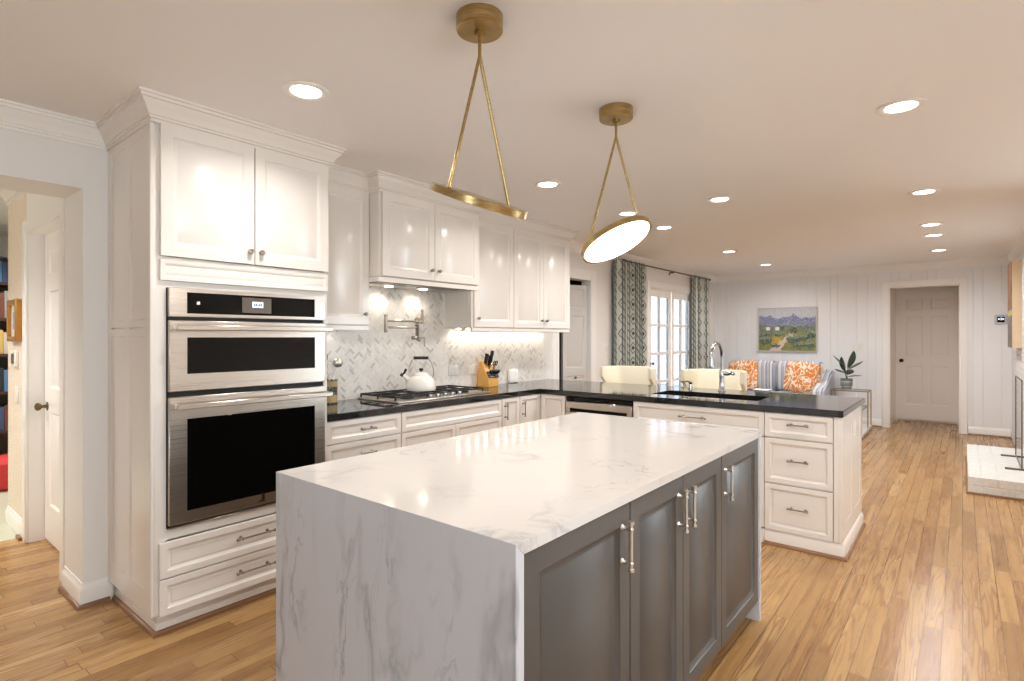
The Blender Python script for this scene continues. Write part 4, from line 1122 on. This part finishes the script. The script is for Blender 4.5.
ld_ = bpy.data.lights.new('downlight_lamp', 'AREA'); ld_.shape = 'DISK'; ld_.size = 0.13; ld_.energy = P_DOWN; ld_.color = NEUT; ld_.spread = math.radians(150)
for x, y, lb in spots:
    if L0 is None:
        L0 = thing('recessed_light', lb, 'ceiling light', (x, y, CEIL), 'recessed ceiling lights', local=True)
        mb = MB(); mb.loft([mb.ring((0, 0, z), (0, 0, 1), r, 32) for r, z in ((0.098, 0.001), (0.100, -0.004), (0.090, -0.007), (0.070, -0.005), (0.062, 0.001))], caps=False)
        build('trim_ring', mb, M['trim'], L0)
        mb = MB(); mb.cyl((0, 0, -0.0035), (0, 0, 0.001), 0.064, n=32); build('lens', mb, M['lens'], L0)
        lo = bpy.data.objects.new('downlight_lamp', ld_); lo.location = (0, 0, -0.012); lo.parent = L0; COL.objects.link(lo)
    else:
        r = dup(L0, (x, y, CEIL), 0.0, lb)
        if x > 5.0:
            for ch in r.children:
                if ch.type == 'LIGHT': ch.data = lf_
for x, y in ((1.25, 0.225), (1.2, -1.6), (3.2, -1.6)):      # added lamps without fixtures, out of view, for more light
    lo = bpy.data.objects.new('downlight_lamp', ld_); lo.location = (x, y, CEIL - 0.012); COL.objects.link(lo)
hl = bpy.data.lights.new('hall_fill', 'AREA'); hl.shape = 'DISK'; hl.size = 0.25; hl.spread = math.radians(120); hl.energy = 15; hl.color = NEUT  # added fill lights; no lamp is visible in the hall
for p in ((-0.25, 4.7, CEIL - 0.02), (0.6, 6.5, CEIL - 0.02)):
    lo = bpy.data.objects.new('hall_fill', hl); lo.location = p; COL.objects.link(lo)

# ------------------------------------------------------------------ pendants
def pendant(label, cx, cy, p1, p2, n, zc=1.833, R=0.172):
    """n: normal of the luminous face; p1, p2: where the two arms meet the disc, from its centre"""
    t = thing('pendant_light', label, 'pendant light', (cx, cy, CEIL))
    C0 = Vector((cx, cy, zc)); n = Vector(n).normalized()
    mb = MB(); mb.lathe((cx, cy, CEIL), [(0.079, 0), (0.079, -0.048), (0.076, -0.051), (0.01, -0.050)], 40); mb.lathe((cx, cy, CEIL - 0.050), [(0.017, 0), (0.017, -0.016), (0.010, -0.018)], 16); build('canopy', mb, M['brass'], t)
    zj = 2.318
    mb = MB(); mb.cyl((cx, cy, CEIL - 0.06), (cx, cy, zj), 0.006, n=12); build('rod', mb, M['brass'], t)
    for p in (p1, p2):
        e = C0 + Vector(p) - n * 0.014
        mb = MB(); mb.tube([(cx, cy, zj), e], 0.0058, 10); build('arm', mb, M['brass'], t)
    mb = MB()
    mb.lathe(C0, [(R - 0.012, -0.013), (R, -0.011), (R, 0.011), (R - 0.006, 0.013), (R - 0.012, 0.008), (0.01, 0.006)], 56, n)
    build('disc', mb, M['brass'], t)
    mb = MB(); mb.lathe(C0, [(R - 0.0125, 0.006), (R - 0.0125, 0.0115), (R - 0.02, 0.013), (0.01, 0.013)], 56, n); build('diffuser', mb, M['disc'], t)
    l = bpy.data.lights.new('pendant_lamp', 'AREA'); l.shape = 'DISK'; l.size = 2 * R - 0.04; l.energy = P_PEND; l.color = NEUT
    lo = bpy.data.objects.new('pendant_lamp', l); lo.location = C0 + n * 0.02; lo.rotation_euler = (-n).to_track_quat('Z', 'Y').to_euler(); COL.objects.link(lo)
pendant('brass pendant nearest the ovens with its disc seen edge-on', 1.380, 1.265, (-0.148, 0, 0), (0.148, 0, 0), (0, 0.386, -0.9225), R=0.169, zc=1.828)
pendant('brass pendant with its bright round disc turned toward us', 2.350, 1.277, (-0.1115, 0.080, -0.0435), (0.1115, -0.080, 0.0435), (0, -0.478, -0.878), R=0.178, zc=1.825)

# ------------------------------------------------------------------ counter stools behind the peninsula
def stool(label, loc):
    t = thing('counter_stool', label, 'stool', loc, 'cream counter stools', local=True)
    # the back wraps round: a curved shell whose wing tips reach forward (-X)
    N = 28; prof = []
    mb = MB(); rings = []
    for i in range(N + 1):
        s = -1 + 2 * i / N; a = abs(s)
        y = 0.272 * math.sin(s * PI / 2 * 0.98)
        x = 0.13 - 0.26 * max(0.0, (a - 0.35) / 0.65) ** 2.2
        zt = 1.060 - 0.004 * a; zb = 0.70 + 0.25 * max(0.0, (a - 0.62) / 0.38) ** 1.2
        th = 0.045 - 0.012 * a
        d = 0.001
        def P(q): 
            aq = min(1, abs(q)); return Vector((0.13 - 0.26 * max(0.0, (aq - 0.35) / 0.65) ** 2.2, 0.272 * math.sin(q * PI / 2 * 0.98), 0))
        tg = (P(s + 0.02) - P(s - 0.02)); tg.normalize(); nn = Vector((tg.y, -tg.x, 0))
        c = Vector((x, y, 0)); h = th / 2
        rings.append([mb.bm.verts.new(c + nn * (o * h) + Z3 * z) for o, z in ((-1, zb + 0.01), (-1, zt - 0.012), (-0.7, zt - 0.003), (0, zt), (0.7, zt - 0.003), (1, zt - 0.012), (1, zb + 0.01), (0.5, zb), (-0.5, zb))])
    mb.loft(rings); build('backrest', mb, M['cream'], t)
    mb = MB(); mb.box(-0.24, 0.15, -0.245, 0.245, 0.60, 0.69, 0.03, 3); build('seat', mb, M['cream'], t)
    mb = MB(); mb.box(-0.20, 0.12, -0.21, 0.21, 0.56, 0.60); build('seat_frame', mb, M['darkwood'], t)
    for sx, sy in ((-0.18, -0.19), (-0.18, 0.19), (0.10, -0.19), (0.10, 0.19)):
        mb = MB(); mb.cyl((sx * 1.1, sy * 1.1, 0), (sx, sy, 0.57), 0.014, 0.020, 10); build('leg', mb, M['darkwood'], t)
    mb = MB(); mb.tube([(-0.19, -0.20, 0.22), (-0.19, 0.20, 0.22)], 0.010, 8); build('footrest', mb, M['darkwood'], t)
    return t
s0 = stool('cream upholstered counter stool in front of the patterned left curtain', (5.20, 2.66, 0))
dup(s0, (5.20, 1.785, 0), 0.0, 'cream upholstered counter stool behind the chrome faucet')

# ------------------------------------------------------------------ curtains and rod
CY = 3.375
rd = thing('curtain_rod', 'thin bronze curtain rod above the french doors', 'curtain rod', (8.0, CY, 2.345))
mb = MB(); mb.cyl((6.42, CY, 2.345), (9.52, CY, 2.345), 0.011, n=12); build('rod', mb, M['rod'], rd)
for x in (6.42, 9.52): mb = MB(); mb.sphere((x, CY, 2.345), 0.022, 12); build('finial', mb, M['rod'], rd)
for x in (6.47, 8.02, 9.47):
    mb = MB(); mb.box(x - 0.01, x + 0.01, CY, YB, 2.325, 2.345); mb.box(x - 0.018, x + 0.018, YB - 0.008, YB, 2.30, 2.37, 0.002); build('bracket', mb, M['rod'], rd)
def curtain(label, x0, x1, nf, amp, ph):
    n = nf * 10; mbx = MB(); bm = mbx.bm; uvl = bm.loops.layers.uv.new('uv')
    zs_ = [0.015 + (2.33 - 0.015) * j / 16 for j in range(17)]
    rows = []; ulen = [0.0]; pts = []
    for i in range(n + 1):
        f = i / n; pts.append((x0 + (x1 - x0) * f, CY + amp * math.sin(2 * PI * nf * f + ph)))
        if i: ulen.append(ulen[-1] + math.hypot(pts[i][0] - pts[i - 1][0], pts[i][1] - pts[i - 1][1]))
    def grid(off):
        g = []
        for j, z in enumerate(zs_):
            k = 0.75 + 0.25 * (1 - z / 2.33)
            g.append([bm.verts.new((p[0] + 0.012 * math.sin(5 * z + i * 0.7) * (1 - z / 2.33), CY + (p[1] - CY) * k + off, z)) for i, p in enumerate(pts)])
        return g
    A, B = grid(-0.0015), grid(0.0015)
    def quad(vs, uvs):
        f = bm.faces.new(vs)
        for lp, uv in zip(f.loops, uvs): lp[uvl].uv = uv
    for G, fl in ((A, False), (B, True)):
        for j in range(16):
            for i in range(n):
                vs = [G[j][i], G[j][i + 1], G[j + 1][i + 1], G[j + 1][i]]; uvs = [(ulen[i], zs_[j]), (ulen[i + 1], zs_[j]), (ulen[i + 1], zs_[j + 1]), (ulen[i], zs_[j + 1])]
                quad(vs[::-1] if fl else vs, uvs[::-1] if fl else uvs)
    for j in range(16):
        for i in (0, n): quad([A[j][i], A[j + 1][i], B[j + 1][i], B[j][i]], [(ulen[i], zs_[j])] * 4)
    for i in range(n):
        for j in (0, 16): quad([A[j][i], A[j][i + 1], B[j][i + 1], B[j][i]], [(ulen[i], zs_[j])] * 4)
    t = thing('curtain', label, 'curtain', ((x0 + x1) / 2, CY, 0.015), 'patterned curtains at the french doors')
    build('drape', mbx, M['curtain'], t)
    for k in range(nf):
        x = x0 + (x1 - x0) * (k + 0.5) / nf
        mb = MB(); mb.tube([(x, CY + 0.017 * math.cos(a), 2.345 + 0.017 * math.sin(a)) for a in [2 * PI * q / 12 for q in range(13)]], 0.003, 6); build('ring', mb, M['rod'], t)
curtain('grey-green patterned curtain left of the french doors', 6.19, 7.02, 7, 0.050, 0.4)
curtain('grey-green patterned curtain right of the french doors', 8.80, 9.43, 6, 0.050, 1.2)

# ------------------------------------------------------------------ family room: sofa, pillows, painting, table, plant
sf = thing('sofa', 'blue and cream striped sofa against the far wall', 'sofa', (9.50, 2.36, 0))
def cushion(mb, c, sx, sy, sz, pw=0.5, n=14):
    """puffy cushion: sx thick, sy wide, sz tall, standing"""
    R = [[None] * (n + 1) for _ in range(n + 1)]; L_ = [[None] * (n + 1) for _ in range(n + 1)]
    for i in range(n + 1):
        for j in range(n + 1):
            u, v = -1 + 2 * i / n, -1 + 2 * j / n
            t = (max(0.0, 1 - u ** 4) * max(0.0, 1 - v ** 4)) ** pw
            k = 1 - 0.06 * (u * u * v * v)
            y, z = u * sy / 2 * k, v * sz / 2 * k
            R[i][j] = mb.bm.verts.new((c[0] + t * sx / 2, c[1] + y, c[2] + z)); L_[i][j] = mb.bm.verts.new((c[0] - t * sx / 2, c[1] + y, c[2] + z))
    for i in range(n):
        for j in range(n):
            mb._f([R[i][j], R[i + 1][j], R[i + 1][j + 1], R[i][j + 1]]); mb._f([L_[i][j], L_[i][j + 1], L_[i + 1][j + 1], L_[i + 1][j]])
    bmesh.ops.remove_doubles(mb.bm, verts=mb.bm.verts, dist=1e-5)
    return mb
mb = MB(); mb.box(9.05, 9.95, 1.60, 3.13, 0.10, 0.34, 0.02); build('frame', mb, M['stripe'], sf)
mb = MB(); mb.box(9.78, 9.96, 1.62, 3.11, 0.34, 0.86, 0.05, 3); build('back', mb, M['stripe'], sf)
for y0 in (1.56, 3.02):
    mb = MB(); mb.prism([(9.04, 0.10), (9.96, 0.10), (9.96, 0.84), (9.70, 0.80), (9.45, 0.66), (9.04, 0.60)], 'y', y0, y0 + 0.15, 0.03); build('arm', mb, M['stripe'], sf)
for y in (1.98, 2.70):
    mb = MB(); mb.box(9.03, 9.76, y - 0.345 + 0.06 * (y < 2.3), y + 0.345 - 0.06 * (y > 2.3), 0.34, 0.50, 0.05, 3); build('seat_cushion', mb, M['stripe'], sf)
    mb = MB(); cushion(mb, (9.70, y + (0.035 if y < 2.3 else -0.0), 0.735), 0.22, 0.70, 0.50, 0.35); build('back_cushion', mb, M['stripe'], sf)
for sx, sy in ((9.10, 1.63), (9.10, 3.10), (9.90, 1.63), (9.90, 3.10)):
    mb = MB(); mb.cyl((sx, sy, 0), (sx, sy, 0.11), 0.018, 0.024, 10); build('leg', mb, M['darkwood'], sf)
def pillow(label, loc, rx, ry, rz, s):
    mb = MB(); cushion(mb, (0, 0, 0), 0.15, s, s, 0.55)
    o = build('throw_pillow', mb, M['orange'], None, label, 'pillow', origin=(0, 0, 0), group='orange throw pillows')
    o.location = loc; o.rotation_euler = (rx, ry, rz)
pillow('orange and cream throw pillow at the right end of the sofa', (9.42, 1.92, 0.742), math.radians(8), math.radians(14), math.radians(8), 0.48)
pillow('orange and cream throw pillow at the left end of the sofa behind the faucet', (9.42, 2.80, 0.742), math.radians(-6), math.radians(14), math.radians(-6), 0.48)

# landscape painting: paint is a vertex colour of brush dabs
def painted(mb_name, fn, nx, ny, P):
    me = bpy.data.meshes.new(mb_name)
    vs = [P(i / nx, j / ny) for j in range(ny + 1) for i in range(nx + 1)]
    fs = [(j * (nx + 1) + i, j * (nx + 1) + i + 1, (j + 1) * (nx + 1) + i + 1, (j + 1) * (nx + 1) + i) for j in range(ny) for i in range(nx)]
    me.from_pydata(vs, [], fs); ca = me.color_attributes.new('paint', 'BYTE_COLOR', 'CORNER')
    for f in me.polygons:
        i, j = f.index % nx, f.index // nx
        c = lin(fn((i + 0.5) / nx, (j + 0.5) / ny))
        for li in f.loop_indices: ca.data[li].color = tuple(c) + (1,)
    me.materials.append(M['paint'])
    return me
rp = random.Random(3)
trees = [(0.06, 0.36, 0.07, 0.07), (0.12, 0.24, 0.12, 0.10), (0.34, 0.38, 0.06, 0.05), (0.18, 0.40, 0.06, 0.05), (0.62, 0.27, 0.13, 0.10), (0.80, 0.30, 0.09, 0.07), (0.93, 0.38, 0.07, 0.10), (0.62, 0.52, 0.055, 0.13), (0.42, 0.57, 0.05, 0.08), (0.70, 0.13, 0.10, 0.06), (0.90, 0.14, 0.10, 0.07), (0.30, 0.12, 0.08, 0.05)]
def landscape(u, v):
    jx = rp.uniform(-0.02, 0.02); jy = rp.uniform(-0.02, 0.02); uu, vv = u + jx, v + jy
    ridge = 0.80 + 0.035 * math.sin(uu * 13) + 0.02 * math.sin(uu * 31 + 1)
    if vv > ridge: c = (206, 204, 206) if rp.random() < 0.6 else (186, 192, 204)
    elif vv > 0.60: c = rp.choice([(112, 120, 160), (146, 150, 180), (98, 106, 146), (172, 174, 194), (128, 138, 156)])
    elif vv > 0.44: c = rp.choice([(120, 132, 96), (88, 104, 84), (150, 152, 120), (132, 124, 150)])
    elif vv > 0.2: c = rp.choice([(124, 134, 88), (96, 112, 80), (150, 148, 104), (164, 152, 90)])
    else: c = rp.choice([(120, 126, 70), (92, 104, 62), (160, 148, 70), (134, 140, 96)])
    pc_ = 0.28 + (vv * 0.75) if vv < 0.34 else 0.535 + 0.10 * math.sin((vv - 0.34) * 14)
    pw_ = 0.10 * (1 - vv * 1.6)
    if vv < 0.50 and abs(uu - pc_) < pw_: c = rp.choice([(222, 196, 178), (206, 180, 170), (232, 210, 190)])
    if 0.15 < vv < 0.32 and 0.24 < uu < 0.42 and abs(uu - pc_) > pw_: c = rp.choice([(206, 176, 66), (188, 160, 60), (170, 150, 70)])
    for tx, ty, rx_, ry_ in trees:
        d = ((uu - tx) / rx_) ** 2 + ((vv - ty) / ry_) ** 2
        if d < 1: c = rp.choice([(64, 84, 62), (92, 112, 84), (118, 132, 116), (52, 62, 70)]) if vv < ty + ry_ * 0.3 else rp.choice([(134, 148, 128), (160, 168, 156), (108, 124, 92)])
    for tx in (0.17, 0.335):
        if abs(u - tx) < 0.035 and 0.49 < v < 0.555: c = (236, 230, 226)
    return c
pt = thing('landscape_painting', 'framed landscape painting of hills and a path above the striped sofa', 'painting', (10.0, 2.266, 1.128))
PYa, PYb, PZa, PZb = 1.834, 2.70, 1.135, 1.835
me = painted('canvas', landscape, 84, 64, lambda u, v: (10.0 - 10.0, PYb - (PYb - PYa) * u - 2.266, PZa + (PZb - PZa) * v - 1.128))
o = bpy.data.objects.new('canvas', me); COL.objects.link(o); o.parent = pt
mb = MB(); f_ = 0.016
mb.box(9.992, XF, PYa - f_, PYa, PZa - f_, PZb + f_); mb.box(9.992, XF, PYb, PYb + f_, PZa - f_, PZb + f_); mb.box(9.992, XF, PYa, PYb, PZa - f_, PZa); mb.box(9.992, XF, PYa, PYb, PZb, PZb + f_)
mb.box(10.004, XF, PYa, PYb, PZa, PZb)
build('frame', mb, simple('pale_frame', (196, 190, 182), 0.4), pt)
# painting on the brick wall, seen edge-on
t = thing('canvas_painting', 'deep-sided canvas painting on the white brick wall at the right edge', 'painting', (8.73, YR, 1.22))
mb = MB(); mb.box(8.36, 9.12, -0.429, YR, 1.24, 2.235, 0.002); build('stretcher', mb, M['canvas'], t)
rp2 = random.Random(5)
def abstract(u, v):
    if v > 0.45: return rp2.choice([(150, 96, 60), (176, 120, 70), (120, 80, 60), (90, 90, 84)])
    if v > 0.36: return rp2.choice([(206, 192, 90), (190, 180, 110)])
    return rp2.choice([(120, 112, 104), (96, 92, 92), (140, 132, 124)])
me = painted('picture', abstract, 24, 32, lambda u, v: (8.362 + 0.756 * (1 - u) - 8.73, -0.4275 - YR, 1.242 + 0.991 * v - 1.22))
o = bpy.data.objects.new('picture', me); COL.objects.link(o); o.parent = t

# tiered side table at the sofa's end
TY0, TY1 = 1.055, 1.52
tb = thing('side_table', 'brass framed tiered side table with white base shelf at the end of the sofa', 'table', (9.2, 1.265, 0))
mb = MB(); r_ = 0.007
def fr_box(x0, x1, z0, z1):
    for x in (x0, x1):
        for y in (TY0, TY1): mb.box(x - r_, x + r_, y - r_, y + r_, z0, z1)
    for z in (z1,):
        for y in (TY0, TY1): mb.box(x0 - r_, x1 + r_, y - r_, y + r_, z - r_, z + r_)
        for x in (x0, x1): mb.box(x - r_, x + r_, TY0 - r_, TY1 + r_, z - r_, z + r_)
fr_box(9.38, 9.72, 0.0, 0.575); fr_box(8.72, 9.36, 0.05, 0.375)
build('frame', mb, M['gold'], tb)
mb = MB(); mb.box(9.38, 9.72, TY0, TY1, 0.576, 0.584); build('upper_top', mb, M['glass'], tb)
mb = MB(); mb.box(8.72, 9.36, TY0, TY1, 0.376, 0.383); build('lower_top', mb, M['glass'], tb)
mb = MB(); mb.box(8.30, 9.74, TY0 - 0.015, TY1 + 0.015, 0.012, 0.060, 0.006); build('base_shelf', mb, M['marblewhite'], tb)
mb = MB()
for x in (8.36, 9.68):
    for y in (TY0 + 0.02, TY1 - 0.02): mb.cyl((x, y, 0), (x, y, 0.013), 0.015, n=10)
build('feet', mb, M['gold'], tb)
# plant
pp = thing('potted_plant', 'dark leafy houseplant in a grey glazed pot on the brass side table', 'plant', (9.55, 1.345, 0.585))
pc0 = (9.55, 1.345, 0.585)
mb = MB(); mb.lathe(pc0, [(0.055, 0), (0.062, 0.004), (0.078, 0.06), (0.082, 0.12), (0.076, 0.14), (0.084, 0.148), (0.084, 0.158), (0.072, 0.158), (0.070, 0.135), (0.01, 0.13)], 28); build('pot', mb, M['pot'], pp)
mb = MB(); mb.cyl((9.55, 1.345, 0.715), (9.55, 1.345, 0.73), 0.068, n=20); build('soil', mb, M['soil'], pp)
def leaf(mb, base, az, tilt, L, w):
    d = Vector((math.cos(az) * math.sin(tilt), math.sin(az) * math.sin(tilt), math.cos(tilt))); side = Vector((-math.sin(az), math.cos(az), 0)); up = side.cross(d)
    rows = []
    for k in range(9):
        f = k / 8; ww = w * math.sin(PI * min(1, f * 0.93 + 0.07)) ** 0.8
        p = Vector(base) + d * (L * f) - Z3 * (0.35 * L * f * f * math.sin(tilt))
        rows.append([mb.bm.verts.new(p - side * ww + up * 0.25 * ww), mb.bm.verts.new(p), mb.bm.verts.new(p + side * ww + up * 0.25 * ww),
                     mb.bm.verts.new(p + side * ww + up * (0.25 * ww) - up * 0.002), mb.bm.verts.new(p - up * 0.002), mb.bm.verts.new(p - side * ww + up * 0.25 * ww - up * 0.002)])
    mb.loft(rows)
for az, tl_, L, w, h in ((-1.3, 0.80, 0.27, 0.085, 0.16), (-0.9, 0.30, 0.30, 0.085, 0.18), (1.7, 0.62, 0.27, 0.075, 0.20), (2.3, 0.95, 0.20, 0.06, 0.10), (-0.2, 0.9, 0.20, 0.065, 0.08), (-1.7, 1.15, 0.20, 0.07, 0.05), (1.2, 0.22, 0.25, 0.07, 0.12)):
    mb = MB(); b0 = Vector((9.55, 1.345, 0.725)); b1 = b0 + Vector((0.02 * math.cos(az), 0.02 * math.sin(az), h)); mb.tube([b0, b1], 0.004, 6); leaf(mb, b1, az, tl_, L, w); build('leaf', mb, M['leaf'], pp)

# wall fittings
t = thing('light_switch', 'white light switch plate on the far wall above the plant', 'switch', (XF, 1.265, 1.15))
mb = MB(); mb.box(XF - 0.008, XF, 1.19, 1.34, 1.15, 1.265, 0.003); build('cover_plate', mb, M['plate'], t)
mb = MB()
for k in range(3): mb.box(XF - 0.013, XF - 0.007, 1.207 + 0.044 * k, 1.231 + 0.044 * k, 1.175, 1.24, 0.002)
build('rockers', mb, M['white'], t)
t = thing('light_switch', 'white switch plate on the wall between pantry doorway and left curtain', 'switch', (6.06, YB, 1.16))
mb = MB(); mb.box(6.0, 6.12, YB - 0.008, YB, 1.16, 1.28, 0.003); build('cover_plate', mb, M['plate'], t)
mb = MB(); mb.box(6.02, 6.05, YB - 0.013, YB - 0.007, 1.185, 1.255, 0.002); mb.box(6.07, 6.10, YB - 0.013, YB - 0.007, 1.185, 1.255, 0.002); build('rockers', mb, M['white'], t)
t = thing('thermostat', 'silver framed black screen thermostat on the far wall right of the doorway', 'thermostat', (XF, -0.40, 1.52))
mb = MB(); mb.box(XF - 0.016, XF, -0.465, -0.335, 1.535, 1.665, 0.006); build('housing', mb, simple('silver_plastic', (196, 198, 200), 0.35), t)
mb = MB(); mb.box(XF - 0.018, XF - 0.014, -0.440, -0.362, 1.562, 1.638, 0.002); sc_ = build('screen', mb, M['glassblk'], t)
mb = MB(); mb.box(XF - 0.0195, XF - 0.0175, -0.408, -0.398, 1.59, 1.625); mb.box(XF - 0.0195, XF - 0.0175, -0.432, -0.414, 1.598, 1.616); mb.box(XF - 0.0195, XF - 0.0175, -0.390, -0.372, 1.598, 1.616); build('readout', mb, M['lcd'], sc_)
mb = MB(); mb.box(9.70, 9.78, YB - 0.045, YB, 1.965, 2.10, 0.012, 3); build('motion_sensor', mb, M['plate'], None, 'small white motion sensor high in the corner beside the right curtain', 'sensor')

# ------------------------------------------------------------------ hearth of white painted brick and the fire screen
hs = thing('brick_hearth', 'raised white painted brick hearth along the right wall', 'hearth', (7.19, -0.27, 0))
HX0_, HX1_, HY0_, HY1_ = 6.257, 8.13, YR, -0.035
mb = MB(); mb.box(HX0_ + 0.006, HX1_ - 0.006, HY0_, HY1_ - 0.006, 0.0, 0.149); build('core', mb, M['brick'], hs)
mb = MB()
def bricks_face():
    for r, (z0, z1) in enumerate(((0.004, 0.072), (0.080, 0.152))):
        y = HY1_ - (0.0 if r else 0.10); first = True
        yy_ = HY1_
        k = 0
        while yy_ > HY0_ + 0.02:
            w_ = 0.20 if not (k == 0 and r == 0) else 0.10
            y0 = max(HY0_, yy_ - w_); mb.box(HX0_, HX0_ + 0.09, y0 + 0.003, yy_, z0, z1, 0.003); yy_ -= w_ + 0.007; k += 1
        xx = HX0_ + 0.097; k = 0
        while xx < HX1_ - 0.02:
            w_ = 0.20 if not (k == 0 and r == 0) else 0.10
            mb.box(xx, min(HX1_, xx + w_), HY1_ - 0.09, HY1_, z0, z1, 0.003); xx += w_ + 0.007; k += 1
    xx = HX0_ + 0.097; r = 0
    while xx < HX1_ - 0.02:
        yy_ = HY1_ - 0.097; k = 0
        while yy_ > HY0_ + 0.02:
            w_ = 0.20 if (k or r % 2 == 0) else 0.10
            mb.box(xx, min(HX1_, xx + 0.09), max(HY0_, yy_ - w_), yy_, 0.10, 0.152, 0.003); yy_ -= w_ + 0.007; k += 1
        xx += 0.097; r += 1
bricks_face(); build('bricks', mb, M['brick'], hs)
mb = MB(); mb.sweep([(HX1_, HY1_ + 0.0), (HX0_, HY1_), (HX0_, HY0_)], [(0, 0), (0.014, 0), (0.013, 0.012), (0, 0.018)], 1); build('shoe_moulding', mb, M['shoe'], hs)
fs = thing('fire_screen', 'slim bronze and glass fire screen standing on the white brick hearth', 'fire screen', (7.2, -0.41, 0.152))
mb = MB(); b_ = 0.005
zt = 0.97
for x in (6.80, 7.56): mb.box(x - b_, x + b_, -0.415 - b_, -0.415 + b_, 0.165, zt)
mb.box(6.80, 7.56, -0.415 - b_, -0.415 + b_, zt - b_, zt + b_); mb.box(6.80, 7.56, -0.415 - b_, -0.415 + b_, 0.165, 0.165 + 2 * b_)
build('frame', mb, M['rod'], fs)
for x in (6.82, 7.545):
    mb = MB(); mb.box(x - 0.012, x + 0.012, -0.505, -0.30, 0.152, 0.168, 0.002); build('foot', mb, M['rod'], fs)
mb = MB(); mb.box(6.807, 7.553, -0.418, -0.412, 0.18, zt - b_); build('glass_panel', mb, M['glass'], fs)

# ------------------------------------------------------------------ the hall: framed picture, switches, bookcase
t = thing('framed_picture', 'gilt framed picture on the textured wallpaper in the hall', 'picture', (0.82, 5.165, 1.33))
mb = MB(); a0, a1, b0, b1, f_ = 5.0, 5.30, 1.335, 1.625, 0.035
mb.box(0.785, 0.82, a0, a0 + f_, b0, b1, 0.003); mb.box(0.785, 0.82, a1 - f_, a1, b0, b1, 0.003); mb.box(0.785, 0.82, a0 + f_, a1 - f_, b0, b0 + f_, 0.003); mb.box(0.785, 0.82, a0 + f_, a1 - f_, b1 - f_, b1, 0.003)
build('frame', mb, M['gilt'], t)
mb = MB(); mb.box(0.806, 0.82, a0 + f_, a1 - f_, b0 + f_, b1 - f_); build('mat_board', mb, M['plate'], t)
mb = MB(); mb.box(0.803, 0.807, 5.10, 5.20, 1.42, 1.54); build('print', mb, simple('blue_grey_print', (150, 168, 186), 0.5, wob=0.3, nscale=40), t)
t = thing('wall_intercom', 'white wall unit with dark buttons on the hall wallpaper below the framed picture', 'intercom', (0.82, 5.17, 1.17))
mb = MB(); mb.box(0.798, 0.82, 5.10, 5.24, 1.16, 1.27, 0.004); build('housing', mb, M['plate'], t)
mb = MB(); mb.box(0.795, 0.799, 5.13, 5.21, 1.18, 1.25); build('screen', mb, M['pewter'], t)
mb = MB(); mb.box(0.812, 0.82, 5.11, 5.19, 0.90, 1.02, 0.003); build('light_switch', mb, M['plate'], None, 'cream switch plate low on the hall wallpaper', 'switch')
bc = thing('bookcase', 'dark bookcase glimpsed beyond the hall wallpaper', 'bookcase', (1.05, 7.2, 0))
mb = MB()
for x in (0.55, 1.58): mb.box(x, x + 0.03, 7.05, 7.40, 0, 2.1)
mb.box(0.55, 1.61, 7.38, 7.40, 0, 2.1)
SH = (0.05, 0.45, 0.82, 1.18, 1.52, 1.86, 2.08)
for z in SH: mb.box(0.58, 1.58, 7.05, 7.38, z, z + 0.025)
build('case', mb, M['darkwood'], bc)
hues = ['blue', 'pale', 'brown', 'black', 'grey', 'light blue', 'tan']
ordn = ['lowest', 'second lowest', 'third', 'fourth', 'fifth']
for r in range(1, 6):
    x = 0.93; k = 0
    while x < 1.14:
        w_ = random.uniform(0.025, 0.045); h_ = random.uniform(0.20, 0.27); ci = (r * 3 + k * 2) % 7
        mb = MB(); mb.box(x, x + w_ - 0.002, 7.08, 7.26, SH[r] + 0.025, SH[r] + 0.025 + h_, 0.002)
        build('book', mb, BOOKM[ci], None, '%s book on a shelf of the hall bookcase' % hues[ci], 'book', group='%s books in the hall bookcase' % hues[ci])
        x += w_; k += 1
ot = build('pouf', MB().lathe((1.0, 6.75, -0.002), [(0.16, 0), (0.20, 0.03), (0.22, 0.12), (0.20, 0.24), (0.14, 0.28), (0.01, 0.285)], 28), M['red'], None, 'red fabric pouf on the floor before the bookcase', 'pouf')
